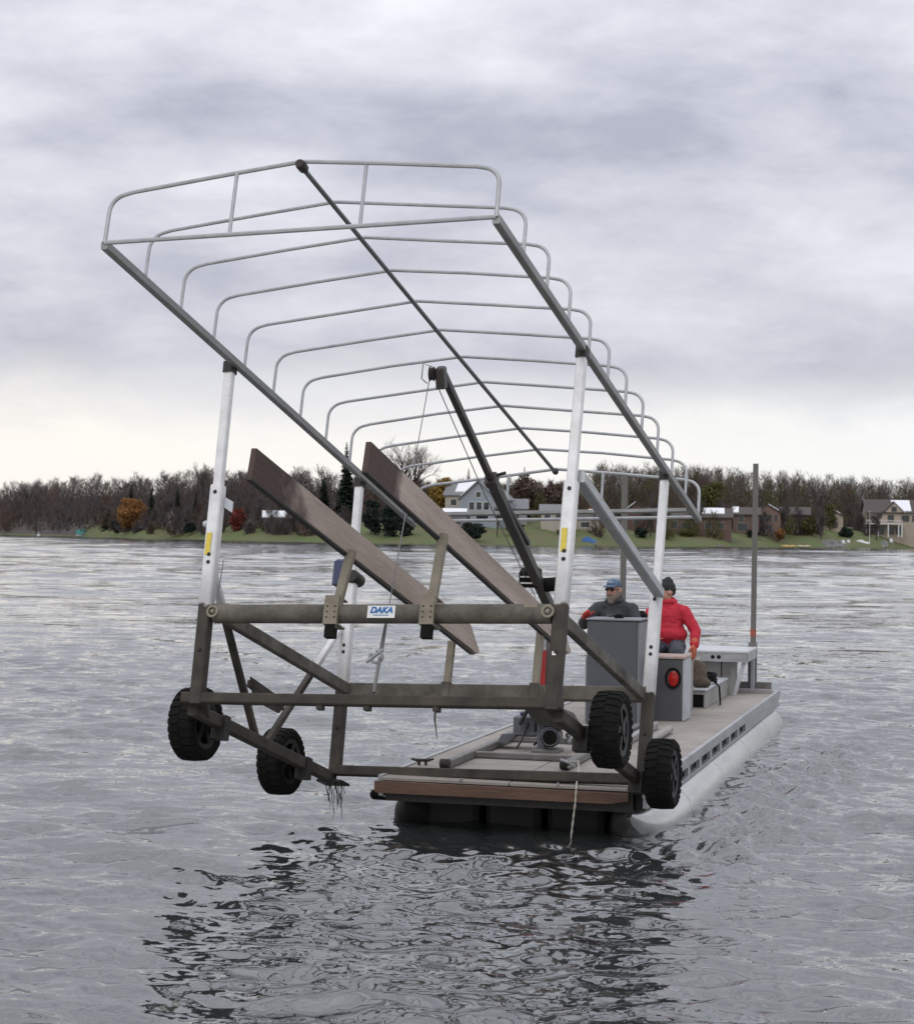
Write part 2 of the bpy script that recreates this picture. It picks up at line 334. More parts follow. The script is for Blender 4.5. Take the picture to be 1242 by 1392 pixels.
# ------------------------------------------------------------------ lake
def make_water():
    rng = np.random.default_rng(5)
    ys = [3.0]
    while ys[-1] < 7.5: ys.append(ys[-1]*1.012)
    while ys[-1] < 36: ys.append(ys[-1]*1.0023)
    g_ = 1.0023
    while ys[-1] < 6000: g_ = min(1.011 if ys[-1] < 700 else 1.05, 1+(g_-1)*1.02); ys.append(ys[-1]*g_)
    ys = np.array(ys); nu = 680; u = np.linspace(-1, 1, nu)
    X = u[None, :]*(.46*ys+2.6)[:, None]; Y = np.repeat(ys[:, None], nu, 1)
    sp = np.maximum(np.gradient(ys), (X[:, 1]-X[:, 0]))[:, None]
    Z = np.zeros_like(X); DX = np.zeros_like(X); DY = np.zeros_like(X)
    n = 90; lam = np.exp(rng.uniform(np.log(.14), np.log(1.7), n)); th = rng.normal(R(250), R(42), n); ph = rng.uniform(0, 6.28, n)
    # slow gusts modulate the chop
    g = .92+.34*np.sin(X*.21+Y*.13+1)*np.sin(Y*.09-X*.07+.5)+.22*np.sin(X*.55-Y*.31)+.30*np.sin(X*1.3+Y*.45+2*np.sin(Y*.6))*np.sin(Y*1.1+1.4*np.sin(X*.7))
    for l, t, p in zip(lam, th, ph):
        k = 2*math.pi/l; s = .120*math.sqrt(2/n)*(1.0 if l < .75 else .75/l); a = s/k
        fade = np.clip((l/sp-2.5)/1.5, 0, 1)
        ar = k*(X*math.cos(t)+Y*math.sin(t))+p; Z += a*fade*g*np.sin(ar)
        DX -= .8*a*fade*math.cos(t)*np.cos(ar); DY -= .8*a*fade*math.sin(t)*np.cos(ar)
    # longer waves take over where the fine chop is too small to see
    for lo, hi in ((1.2, 3), (3, 7), (7, 16), (16, 30)):
        on = 1-np.clip((lo/sp-2.5)/2.5, 0, 1)
        for i in range(14):
            l = math.exp(rng.uniform(math.log(lo), math.log(hi))); t = rng.normal(R(262), R(30)); k = 2*math.pi/l; a = .070*math.sqrt(2/14)/k
            Z += a*on*np.clip((l/sp-2.5)/2.5, 0, 1)*np.sin(k*(X*math.cos(t)+Y*math.sin(t))+rng.uniform(0, 6.28))
    # catspaws: short steep wavelets in drifting patches
    cp = np.clip(np.sin(X*1.5+1.7*np.sin(Y*.57))*np.sin(Y*1.7+1.9*np.sin(X*.63+.4))+.5*np.sin(X*2.9+Y*1.9+np.sin(Y*.8))-.12, 0, 1)
    for i in range(24):
        l = math.exp(rng.uniform(math.log(.20), math.log(.65))); t = rng.normal(R(262), R(26)); k = 2*math.pi/l
        Z += cp*np.clip((l/sp-2.5)/2.5, 0, 1)*.34*math.sqrt(2/24)/k*np.sin(k*(X*math.cos(t)+Y*math.sin(t))+rng.uniform(0, 6.28))
    # wash thrown off the pontoon on the right flank and a little at the bow
    bx = (X-.374)*math.cos(YAW)-(Y-16.057)*math.sin(YAW); by = (X-.374)*math.sin(YAW)+(Y-16.057)*math.cos(YAW)
    wm = np.exp(-((bx-1.75-.05*by)/.55)**2)*np.clip((by+1.5)/2, 0, 1)*np.clip((11-by)/3, 0, 1)
    wm += .45*np.exp(-((bx-.2)/1.6)**2-((by+.8)/1.3)**2)
    for i in range(26):
        l = math.exp(rng.uniform(math.log(.16), math.log(.6))); t = rng.uniform(0, 6.28); k = 2*math.pi/l
        Z += wm*.020*l*np.sin(k*(X*math.cos(t)+Y*math.sin(t))+rng.uniform(0, 6.28))
    co = np.stack([X+DX, Y+DY, Z], -1).reshape(-1, 3)
    ny = len(ys); idx = np.arange(ny*nu).reshape(ny, nu)
    q = np.stack([idx[:-1, :-1], idx[:-1, 1:], idx[1:, 1:], idx[1:, :-1]], -1).reshape(-1, 4)
    me = bpy.data.meshes.new('lake_water'); me.vertices.add(len(co)); me.vertices.foreach_set('co', co.ravel())
    me.loops.add(q.size); me.loops.foreach_set('vertex_index', q.ravel()); me.polygons.add(len(q))
    me.polygons.foreach_set('loop_start', np.arange(len(q))*4); me.polygons.foreach_set('use_smooth', np.ones(len(q), bool))
    me.update(calc_edges=True)
    o = bpy.data.objects.new('lake_water', me); COL.objects.link(o); o['kind'] = 'structure'
    M = bpy.data.materials.new('lake_water'); M.use_nodes = True; t = M.node_tree; b = t.nodes['Principled BSDF']
    b.inputs['Base Color'].default_value = (.030, .034, .033, 1); b.inputs['Roughness'].default_value = .04; b.inputs['IOR'].default_value = 2.45
    tcn = t.nodes.new('ShaderNodeTexCoord'); acc = None
    for sc, k, st in ((16., .10, (1, 1, 1)), (5., .10, (.7, 1.25, 1)), (1.3, .10, (.6, 1.3, 1))):
        mp = t.nodes.new('ShaderNodeMapping'); mp.inputs['Scale'].default_value = st; t.links.new(tcn.outputs['Object'], mp.inputs[0])
        n_ = t.nodes.new('ShaderNodeTexNoise'); n_.inputs['Scale'].default_value = sc; n_.inputs['Detail'].default_value = 2.5; t.links.new(mp.outputs[0], n_.inputs['Vector'])
        s1 = t.nodes.new('ShaderNodeVectorMath'); s1.operation = 'SUBTRACT'; t.links.new(n_.outputs['Color'], s1.inputs[0]); s1.inputs[1].default_value = (.5, .5, .5)
        s2 = t.nodes.new('ShaderNodeVectorMath'); s2.operation = 'MULTIPLY'; t.links.new(s1.outputs[0], s2.inputs[0]); s2.inputs[1].default_value = (k*2, k*2, 0)
        if acc is None: acc = s2.outputs[0]
        else:
            ad = t.nodes.new('ShaderNodeVectorMath'); ad.operation = 'ADD'; t.links.new(acc, ad.inputs[0]); t.links.new(s2.outputs[0], ad.inputs[1]); acc = ad.outputs[0]
    ge = t.nodes.new('ShaderNodeNewGeometry'); ad = t.nodes.new('ShaderNodeVectorMath'); ad.operation = 'ADD'
    t.links.new(ge.outputs['Normal'], ad.inputs[0]); t.links.new(acc, ad.inputs[1])
    no = t.nodes.new('ShaderNodeVectorMath'); no.operation = 'NORMALIZE'; t.links.new(ad.outputs[0], no.inputs[0]); t.links.new(no.outputs[0], b.inputs['Normal'])
    me.materials.append(M)
YAW = R(14.8)
make_water()

# ------------------------------------------------------------------ far shore land
GRASS = mat('shore_grass', (.070, .112, .024), .9, 0, (.105, .092, .038), .09, .4, 1.2, coords='Object', contrast=2.2)
LITTER = mat('forest_floor', (.085, .070, .058), .95, 0, (.055, .045, .040), .12, .5, .8)
def make_land():
    offs = [-30, -4, 0, 1.2, 3, 7, 12, 20, 30, 45, 60, 90, 120, 180, 250, 420, 800, 2500]
    pxs = list(range(-2200, 3601, 20)); rnd = random.Random(4); mb = MB(); nx = len(pxs); no = len(offs)
    for px in pxs:
        for i, of in enumerate(offs):
            jig = math.sin(px*.031)*.5+math.sin(px*.083+1)*.3+math.sin(px*.21)*.15
            p = spot(px, of); k = min(1, max(0, of)/60)
            mb.v.append((p.x, p.y+jig*8*(1 if of > -20 else 0), p.z+k*(math.sin(px*.017+of*.03)*.9+rnd.uniform(-.25, .25))))
    for a in range(nx-1):
        for i in range(no-1):
            mb.f.append((a*no+i, (a+1)*no+i, (a+1)*no+i+1, a*no+i+1))
            wood = offs[i] >= 60 or pxs[a] < 110 and offs[i] >= 3
            mb.mi.append(1 if wood else 0)
    o = mb.build('shore_ground', [GRASS, LITTER], None, True); o['kind'] = 'structure'
make_land()

# ------------------------------------------------------------------ boat lift (tilted as it hangs)
LM = Matrix(((0.94648, 0.31508, 0.07000, -0.6122), (-0.32178, 0.90429, 0.28055, 14.0928), (0.02509, -0.28806, 0.95728, 1.2805), (0, 0, 0, 1)))
lift = empty('boat_lift', LM)
tag(lift, 'tilted aluminium boat lift with bare canopy hoops and black wheels, hanging at the barge bow', 'boat lift')
LP, HP = 2.794, 2.60
Y0, Y1 = -2.138, 4.092
WC, XS = 1.378, .03
def canopy():
    ze = HP+.05
    for sx in (-1, 1):
        MB().bar((sx*WC+XS, Y0-.03, HP+.015), (sx*WC+XS, Y1+.03, HP+.015), .052, .062).build('eave_rail', RAIL, lift)
    MB().tube([(XS, Y0-.05, ze+.475-.035), (XS, 0.9, ze+.475-.045), (XS, Y1-.02, ze+.475-.035)], .0165, 10).build('ridge_pole', RIDGE, lift, True)
    MB().lathe([(.028, -.05), (.034, -.03), (.034, .03), (.026, .05)], (XS, Y0-.02, ze+.475-.03), (0, 1, 0), 12).build('ridge_end_clamp', DARK, lift, True)
    MB().lathe([(.022, -.03), (.028, -.02), (.028, .02), (.02, .03)], (XS, Y1-.02, ze+.475-.03), (0, 1, 0), 12).build('ridge_end_clamp', DARK, lift, True)
    rnd = random.Random(2)
    for i in range(12):
        y = Y0+(Y1-Y0)*i/11; rr = .337
        if i == 0: y -= .03
        path = []
        for sx in (-1, 1):
            side = [(sx*WC+XS, y, HP+.03), (sx*WC+XS, y, ze+rr-.13)]
            for k in range(1, 7):
                a = k/7*math.pi/2; side.append((sx*(WC-.125*(1-math.cos(a)))+XS, y, ze+rr-.13+.125*math.sin(a)))
            side.append((sx*(WC-.16)+XS, y, ze+rr+.006))
            mid = (sx*.6+XS, y+rnd.uniform(-.012, .012), ze+rr+(.475-rr)*.56+rnd.uniform(-.006, .006)); side.append(mid)
            if sx < 0: path += side+[(XS, y, ze+.475)]
            else: path += side[::-1]
        MB().tube(path, (.0128 if i not in (0, 11) else .0150), 8).build('hoop', GALV, lift, True)
    for y, nm in ((Y0-.03, 'n'), (Y1, 'f')):
        MB().tube([(-WC+XS, y, HP+.03), (WC+XS, y, HP+.03)], .016, 8).build('end_crossbar', GALV, lift, True)
        for x in (-.46, .46):
            zt = ze+.475-(.475-.337)*abs(x)/WC*.98
            MB().tube([(x+XS, y, HP+.03), (x+XS, y, zt)], .0135, 8).build('gable_upright', GALV, lift, True)
    MB().bar((-WC+XS+.04, Y1-.3, HP+.0), (WC+XS-.04, Y1-.3, HP+.0), .04, .035).build('end_crossbar', RAIL, lift)
canopy()

def post(xb, xt, y, step, zb=-.05, knob=True):
    """lower leg, upper telescoping tube, bolt heads"""
    dx = (xt-xb)/2.62
    p = lambda z, dy=0: Vector((xb+dx*z, y+dy, z))
    leg = MB().bar(p(zb), p(step), .098, .092, (0, 1, 0)).build('post', ALU, lift)
    MB().bar(p(step-.2), p(HP-.02), .070, .066, (0, 1, 0)).build('upper_tube', ALU, leg)
    MB().bar(p(HP-.055), p(HP+.03), .085, .10, (0, 1, 0)).build('rail_saddle', DARK, leg)
    for z in (step-.06, .35, 1.02, 1.08):
        MB().lathe([(.012, 0), (.016, .004), (.010, .013)], p(z, -.046), (0, -1, 0), 8).build('bolt', DARK, leg)
    return leg, p
pl, fp = post(-1.335, -1.405, 0, 1.63)
MB().box((-.02, -.003, -.085), (.02, 0, .085)).build('warning_label', YEL, pl).location = fp(1.16)+Vector((-.012, -.050, 0))
plate = MB().prism([(0, 0, 0), (.075, 0, -.04), (.075, 0, -.125), (0, 0, -.08)], (0, .012, 0)).build('side_plate', PALE, pl); plate.location = fp(1.55)+Vector((.05, .02, 0))
MB().lathe([(.02, 0), (.028, .02), (.02, .04)], fp(1.33)+Vector((-.05, 0, 0)), (-1, 0, 0), 10).build('bolt_cap', WHITE, pl, True)
pr_, fpr = post(1.365, 1.398, 0, 1.60)
MB().box((-.02, -.003, -.085), (.02, 0, .085)).build('warning_label', YEL, pr_).location = fpr(1.16)+Vector((-.008, -.050, 0))
MB().box((-.014, -.003, -.014), (.014, 0, .014)).build('small_tag', WLAB, pr_).location = fpr(.34)+Vector((-.01, -.050, 0))
post(-1.352, -1.40, LP, 1.72); post(1.345, 1.39, LP, 1.55)

# base frame
MB().bar((-1.45, 0, -.005), (1.43, 0, -.005), .078, .078).build('base_beam', STAIND, lift)
MB().bar((-1.38, LP, -.015), (1.36, LP, -.02), .08, .085).build('base_beam', STAIND, lift)
for sx in (-1, 1):
    MB().bar((sx*1.39, .05, -.075), (sx*1.39, LP+.05, -.075), .075, .095).build('base_side_rail', STAIND, lift)
    MB().bar((sx*1.30, .0, .02), (sx*1.385, .26, -.07), .075, .07).build('corner_gusset', STAIND, lift)
    foot = MB().prism([(sx*1.36-.11, LP-.11, -.13), (sx*1.36+.11, LP-.11, -.13), (sx*1.36+.11, LP+.11, -.13), (sx*1.36-.11, LP+.11, -.13)], (0, 0, .02)).build('foot_pad', DARK, lift)
# lifting platform
MB().tube([(-1.27, 0-.005, .63), (1.31, -.005, .632)], .070, 22).build('front_tube', STAIN, lift, True)
for x in (-1.262, 1.30):
    MB().lathe([(.030, -.006), (.046, -.006), (.049, 0), (.046, .006), (.030, .006)], (x, -.078, .632), (0, 1, 0), 18, True).build('end_ring', TAN, lift, True)
    MB().lathe([(.016, 0), (.02, .01), (.012, .02)], (x, -.07, .632), (0, -1, 0), 8).build('ring_bolt', TAN, lift, True)
MB().bar((-1.35, LP-.02, .682), (1.34, LP-.02, .682), .075, .125).build('rear_beam', STAIN, lift)
for sx in (-1, 1):
    MB().bar((sx*1.30, .03, .665), (sx*1.30, LP-.06, .685), .06, .10).build('platform_side_rail', STAIN, lift)
# bracing
MB().bar((-1.40, .05, 1.07), (-1.40, 1.22, -.05), .052, .052).build('diagonal_brace', ALU, lift)
MB().bar((-1.42, LP-.04, 1.235), (-1.41, 1.45, -.05), .052, .052).build('diagonal_brace', ALU, lift)
MB().bar((-1.385, .98, .33), (-1.385, 1.60, .28), .06, .06).build('brace_link', STAIND, lift)
MB().prism([(-1.37, .92, .37), (-1.37, 1.02, .21), (-1.37, 1.52, .21), (-1.37, 1.66, .33)], (.012, 0, 0)).build('gusset_plate', STAIND, lift)
MB().bar((1.42, .06, 1.66), (1.40, LP-.02, 1.55), .085, .085).build('side_brace', ALUG, lift)
# bunks on brackets
def bunk(x, y0, y1, z0, z1, xb_n, xb_f):
    ob = MB().prism([(x-.019, y0, z0), (x-.019, y1+.20, z0+.02), (x-.019, y1+.24, z0+.05), (x-.019, y1-.05, z1), (x-.019, y0+.02, z1)], (.038, 0, 0)).build('bunk_board', WOOD, lift)
    lo = MB().box((x-.021, y0-.004, z0-.012), (x+.021, y1+.10, z0)).build('bunk_edge_strip', DARK, ob)
    n = MB().bar((xb_n, -.055, .50), (x+.04*(1 if x < 0 else 1), -.02, z0+.03), .066, .05, (0, 1, 0)).build('bunk_upright', TAN, lift)
    bm_ = MB().box((xb_n-.055, -.098, .545), (xb_n+.052, -.072, .735)); bm_.box((xb_n-.055, -.098, .735), (xb_n+.052, .075, .747)); bm_.box((xb_n-.055, -.098, .533), (xb_n+.052, .075, .545))
    br = bm_.build('clamp_bracket', TAN, lift)
    for zz in (.585, .625, .665):
        for xx in (-.03, .03):
            MB().lathe([(.007, 0), (.006, .006)], (xb_n+xx, -.098, zz), (0, -1, 0), 6).build('bolt_head', DARK, br)
    MB().box((xb_n-.04, -.085, .44), (xb_n+.035, -.02, .533)).build('upright_end', RUBBER, lift)
    MB().bar((xb_f, LP-.02, .70), (xb_f+.01, LP-.02, z0+.05), .062, .05, (0, 1, 0)).build('bunk_upright', TAN, lift)
    MB().bar((xb_f, LP-.02, .612), (xb_f, LP-.02, .70+.06), .085, .10, (0, 1, 0)).build('clamp_bracket', STAIN, lift)
bunk(-.275, -1.76, 2.90, 1.075, 1.29, -.315, -.40)
bunk(.425, -1.52, 3.34, 1.19, 1.40, .418, .385)
# maker's label with blue lettering
lab = MB().box((-.105, -.0025, -.045), (.105, 0, .045)).build('maker_label', WLAB, lift); lab.location = (.066, -.0765, .628)
def text_mesh(s, size, ma, parent, loc, rot, shear=0., ext=.001, name='lettering', bold=0.):
    c = bpy.data.curves.new(name, 'FONT'); c.body = s; c.size = size; c.align_x = 'CENTER'; c.align_y = 'CENTER'; c.extrude = ext; c.shear = shear; c.offset = bold
    o = bpy.data.objects.new(name, c); COL.objects.link(o)
    dg = bpy.context.evaluated_depsgraph_get(); me = bpy.data.meshes.new_from_object(o.evaluated_get(dg)); bpy.data.objects.remove(o)
    me.materials.clear(); me.materials.append(ma)
    q = bpy.data.objects.new(name, me); COL.objects.link(q); q.parent = parent; q.location = loc; q.rotation_euler = rot; return q
tx = text_mesh('DAKA', .062, BLUL, lab, (0, -.0042, .010), (R(90), 0, 0), .25, .001, 'lettering', .003)
MB().box((-.06, -.0038, -.028), (.06, -.0026, -.022)).build('underline', BLUL, lab)
MB().box((-.05, -.002, -.012), (.05, 0, .012)).build('pale_label', TAN, lift).location = (1.17, -.066, .675)
# blue winch box behind the left rear post
wb = MB().cbox((-.075, -.09, -.13), (.075, .09, .10), .02).build('winch_box', BLUB, lift); wb.location = (-1.47, LP+.02, 1.76)
MB().lathe([(.05, -.1), (.06, -.08), (.06, .08), (.05, .1)], (.12, 0, -.06), (0, 1, 0), 14).build('winch_drum', DARK, wb, True)
MB().tube([(-1.36, LP, 1.66), (-1.33, LP-.01, .72)], .006, 6).build('lift_cable', CABLE, lift)
MB().tube([(-1.27, .02, 1.05), (-1.275, .0, .70)], .004, 6).build('lift_cable', CABLE, lift)
# wheels
def wheel():
    e = empty('wheel'); D, W_ = .285, .105
    prof = [(.185, -W_*.86), (.215, -W_), (.250, -W_*.96), (.268, -W_*.72), (.272, 0), (.268, W_*.72), (.250, W_*.96), (.215, W_), (.185, W_*.86), (.178, W_*.5), (.178, -W_*.5)]
    mb = MB().lathe(prof, (0, 0, 0), (1, 0, 0), 44, True); nl = 26
    for k in range(nl):
        for side in (-1, 1):
            a0 = 2*math.pi*(k+(.5 if side > 0 else 0))/nl; da = 2*math.pi/nl*.31; vs = []
            for (r, x, sk) in ((.268, .004, 0), (.280, .004, 0), (.275, W_*.80, .05), (.247, W_*1.04, .05), (.238, W_*.98, .05)):
                for s_ in (-1, 1):
                    a = a0+s_*da+sk*.6; vs.append((side*x, r*math.cos(a), r*math.sin(a)))
            mb.add(vs, [(0,1,3,2),(2,3,5,4),(4,5,7,6),(6,7,9,8),(0,2,4,6,8),(1,9,7,5,3)])
    mb.build('tyre', RUBBER, e, False)
    mb = MB()
    for side in (-1, 1):
        x = side*W_*.70
        mb.lathe([(.150, x-.012), (.188, x-.018), (.188, x+.018), (.150, x+.012)], (0, 0, 0), (1, 0, 0), 30, True)
        for k in range(5):
            a = 2*math.pi*k/5+.3; d = Vector((0, math.cos(a), math.sin(a)))
            mb.bar(d*.035+Vector((x, 0, 0)), d*.165+Vector((x, 0, 0)), .046, .024, (1, 0, 0))
    mb.lathe([(.06, -.05), (.06, .05)], (0, 0, 0), (1, 0, 0), 16)
    mb.lathe([(.172, -.012), (.172, .012)], (0, 0, 0), (1, 0, 0), 30)
    mb.build('rim', RIMM, e, True)
    MB().lathe([(.020, -.10), (.046, -.096), (.050, -.085), (.050, .085), (.046, .096), (.020, .10)], (0, 0, 0), (1, 0, 0), 16).build('hub', RIMM, e, True)
    return e
w0 = wheel(); first = True
for (sx, y, z, rx) in ((-1, .555, -.085, .1), (-1, 2.20, -.055, 1.), (1, .70, -.035, .5), (1, 2.41, -.035, 2.1)):
    wv = w0 if first else copy_tree(w0); first = False
    wv.parent = lift; wv.location = (sx*1.60, y, z); wv.rotation_euler = (rx, 0, R(2)*sx)
    ax = MB().tube([(sx*1.36, y, -.075), (sx*1.60, y, z)], .022, 10).build('axle', DARK, lift, True)
    MB().box((sx*1.39-.055, y-.05, -.20), (sx*1.39+.055, y+.05, -.02)).build('axle_bracket', DARK, lift)
    MB().lathe([(.03, -.02), (.045, -.012), (.045, .012), (.03, .02)], (sx*1.475, y, (z-.075)/2), (1, 0, 0), 12).build('axle_collar', DARK, lift, True)
# lake weed strands on the left rear foot and right rear axle
def weeds(c, n, lmax, seed):
    rnd = random.Random(seed); mb = MB()
    for i in range(n):
        p = Vector(c)+Vector((rnd.uniform(-.09, .09), rnd.uniform(-.05, .05), 0)); pts = [p]
        ln = rnd.uniform(.3, 1)*lmax
        for k in range(4): p = p+Vector((rnd.uniform(-.022, .022), rnd.uniform(-.015, .015)+.28*ln/4, -ln/4)); pts.append(p)
        mb.tube(pts, [.004, .005, .003, .004, .001], 5)
    return mb
weeds((-1.34, LP-.02, -.10), 12, .34, 3).build('hanging_weed', WEED, lift)
weeds((1.48, 2.41, -.10), 9, .12, 8).build('hanging_weed', WEED, lift)
MB().tube([(.52, -.03, -.04), (.525, -.03, -.14), (.56, -.04, -.28)], [.009, .008, .002], 6).build('dangling_strap', WEED, lift)
for x in (.0, .52, -.36):
    MB().box((x-.02, -.03, -.075), (x+.025, .03, -.047)).build('beam_lug', DARK, lift)

# ------------------------------------------------------------------ work barge
BM = Matrix.Translation((.374, 16.057, .43)) @ Matrix.Rotation(-YAW, 4, 'Z')
def bmat(X, Y, Z=0., rz=0.): return BM @ Matrix.Translation((X, Y, Z)) @ Matrix.Rotation(rz, 4, 'Z')
barge = empty('work_barge', BM)
tag(barge, 'long flat aluminium pontoon work barge with beige deck and brown timber bow board', 'barge')
BL, HW = 11.35, 1.13
rnd = random.Random(7)
y = .33; k = 0
while y < BL-.1:                                   # sheets of the deck, thin joints between
    y2 = min(y+1.22, BL-.06)
    for (xa, xb) in ((-HW+.03, -.004), (.004, HW-.03)):
        MB().cbox((xa, y+.004, -.03), (xb, y2-.004, -.004+rnd.uniform(-.002, .002)), .004).build('deck_sheet', DECK, barge)
    y = y2; k += 1
MB().box((-HW+.05, .38, -.045), (HW-.05, BL-.08, -.032)).build('deck_underlay', STEELG, barge)
for sx in (-1, 1):                                 # edge channel: lip, lower flange and webs leave the open slots
    x0, x1 = (HW-.03, HW+.012) if sx > 0 else (-HW-.012, -HW+.03)
    ed = MB().box((x0, .38, -.085), (x1, BL, .006)).build('edge_channel', ALUD, barge)
    MB().box((x0, .55, -.20), (x1, BL, -.17)).build('edge_flange', ALUD, ed)
    yy = .4
    while yy < BL-.2:
        wl = .15 if yy < 7.0 else .78
        MB().box((x0+.002, yy, -.171), (x1-.002, min(yy+wl, BL), -.084)).build('edge_web', ALUD, ed); yy += .77
    MB().box((x0+(-.06 if sx > 0 else .05), .42, -.19), (x1-(.05 if sx > 0 else -.06), BL-.05, -.05)).build('edge_backing', PONTD, ed)
for yy in np.arange(.55, BL, .9):
    MB().bar((-HW+.05, yy, -.105), (HW-.05, yy, -.105), .06, .11).build('cross_joist', PONTD, barge)
def pontoon(X, r, ma, y0, y1, zc):
    mb = MB(); ys = [(y0, .10, .22), (y0+.12, .45, .16), (y0+.35, .72, .09), (y0+.7, .93, .03), (y0+1.1, 1, 0)]
    pts = []; rr = []
    for (yy, s, dz) in ys: pts.append((X, yy, zc+dz)); rr.append(r*s)
    pts += [(X, y1-.18, zc), (X, y1-.06, zc), (X, y1, zc)]; rr += [r, r*.93, r*.7]
    mb.tube(pts, rr, 36); o = mb.build('pontoon', ma, barge, True)
    for yy in np.arange(y0+1.6, y1-.3, 2.3):
        MB().lathe([(r+.001, -.012), (r+.004, 0), (r+.001, .012)], (X, yy, zc), (0, 1, 0), 36, True).build('weld_seam', ma, o, True)
    return o
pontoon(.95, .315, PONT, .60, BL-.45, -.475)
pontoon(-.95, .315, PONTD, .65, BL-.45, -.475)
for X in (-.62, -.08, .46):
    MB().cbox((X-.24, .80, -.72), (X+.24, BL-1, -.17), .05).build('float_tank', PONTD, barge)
# bow: fender board with a backing board above, brackets
bb = MB().prism([(-1.12, .285, -.132), (.84, .285, -.132), (1.00, .285, -.105), (1.00, .285, -.045), (-1.145, .285, -.035), (-1.145, .285, -.12)], (0, .05, 0)).build('bow_board', PLANK, barge)
MB().box((-1.06, .337, -.20), (1.03, .38, -.034)).build('bow_backing_board', DARK, barge)
for x in (-.42, .40): MB().box((x, .31, -.003), (x+.014, .37, .012)).build('bow_strap', ALUD, barge)
MB().cap((-1.28, .75, -.21), (-1.02, .70, -.20), .045, .05).build('side_bumper', RUBBER, barge, True)
def cleat(X, Y, rz):
    mb = MB(); 
    for s in (-1, 1): mb.tube([(s*.03, 0, 0), (s*.03, 0, .035)], .013, 8)
    mb.tube([(-.10, 0, .055), (-.05, 0, .042), (.05, 0, .042), (.10, 0, .055)], [.008, .014, .014, .008], 8)
    o = mb.build('cleat', DARK, barge, True); o.location = (X, Y, 0); o.rotation_euler = (0, 0, rz)
cleat(-1.0, 1.25, .3); cleat(.93, .62, .2)
# channel frame on the fore deck
for X, ya, yb in ((-.74, 1.05, 4.2), (.26, 1.35, 5.2)):
    o = MB().bar((X, ya, .035), (X, yb, .035), .075, .07).build('deck_rail', STEELG, barge)
    MB().lathe([(.03, -.045), (.043, -.04), (.043, .04), (.03, .045)], (X, ya, .045), (1, 0, 0), 14).build('rail_roller', DARK, o, True)
for Y in (2.0, 3.5): MB().bar((-.70, Y, .03), (.22, Y, .03), .06, .055).build('deck_crossbar', STEELG, barge)
MB().tube([(.62, 3.3, .04), (.62, 5.0, .04)], .038, 14).build('deck_pipe', BLOCK, barge, True)
MB().bar((.40, 3.6, .035), (.40, 5.4, .035), .07, .07).build('deck_rail', BLOCK, barge)
MB().tube([(.26, 1.33, .08), (.25, 1.24, .10), (.32, 1.18, .09), (.36, 1.24, .05), (.30, 1.30, .03)], .013, 8).build('shackle', GALV, barge, True)
# stern kerb and spud socket
MB().box((.30, BL-.62, 0), (HW-.04, BL-.50, .05)).build('stern_kerb', BLOCK, barge)
MB().box((.55, BL-.12, 0), (HW-.10, BL-.03, .11)).build('stern_kerb', STEELG, barge)
MB().cbox((-HW+.1, BL-.12, 0), (.40, BL-.03, .11), .01).build('stern_kerb', STEELG, barge)

# ------------------------------------------------------------------ crane on the fore deck
crane = empty('deck_crane', bmat(-.20, 2.75))
tag(crane, 'small black crane on the fore deck with boom rising under the canopy frame', 'crane')
MB().cbox((-.13, -.13, .0), (.13, .13, .03), .01).build('base_plate', STEELG, crane)
MB().bar((-.05, 0, .03), (-.05, 0, .45), .085, .10, (0, 1, 0)).build('pedestal', HYD, crane)
MB().prism([(-.20, -.14, .42), (-.10, -.14, .28), (.17, -.14, .22), (.28, -.14, .27), (.22, -.14, .36), (.0, -.14, .44)], (0, .28, 0)).build('pivot_plate', DARK, crane)
MB().bar((-.28, .05, .24), (-.16, .02, .46), .03, .03).build('stay', DARK, crane)
MB().bar((0.01, 0, .40), (.03, -.02, 1.30), .085, .085, (0, 1, 0)).build('mast', STEELG, crane)
cyl = MB().tube([(-.045, -.09, .50), (-.03, -.10, .96)], .032, 14).build('hydraulic_cylinder', REDM, crane, True)
MB().tube([(-.03, -.10, .96), (-.02, -.10, 1.24)], .016, 10).build('piston_rod', GALV, cyl, True)
P0 = Vector((.037, -.05, 1.32)); TIP = Vector((-.163, -3.35, 3.307))
dv = (TIP-P0).normalized()
pm = P0+(TIP-P0)*.60
low = MB().bar(P0-dv*.08, pm, .085, .095).build('boom', BOOM, crane)
MB().bar(P0+(TIP-P0)*.30+Vector((.035, 0, .05)), pm, .06, .04).build('boom_top_rail', BOOM, low)
MB().bar(pm-dv*.3, TIP, .052, .062).build('boom_extension', BOOM, crane)
col = MB().bar(pm-dv*.06, pm+dv*.02, .105, .115).build('boom_collar', BOOM, low)
MB().tube([pm+Vector((.05, 0, .03)), pm+Vector((.13, -.02, .05))], .014, 8).build('lock_pin', DARK, low)
WLOC = Vector((-.272, 2.25, 1.652))-Vector((-.20, 2.75, 0))
wn = MB().cbox((-.10, -.08, -.075), (.10, .08, .075), .02).build('winch', RUBBER, crane); wn.location = WLOC; wn.rotation_euler = (.3, 0, .1)
MB().lathe([(.075, -.10), (.075, -.085), (.045, -.08), (.045, .08), (.075, .085), (.075, .10)], (0, 0, -.04), (1, 0, 0), 18).build('winch_drum', DARK, wn, True)
for zz in (-.03, .03): MB().box((-.085, -.0835, zz-.007), (.06, -.081, zz+.007)).build('pale_stripe', WLAB, wn)
mo = MB().lathe([(.05, -.11), (.066, -.09), (.066, .09), (.05, .11)], Vector((-.11, 2.32, 1.585))-Vector((-.20, 2.75, 0)), (1, 0, .1), 18).build('winch_motor', RUBBER, crane, True)
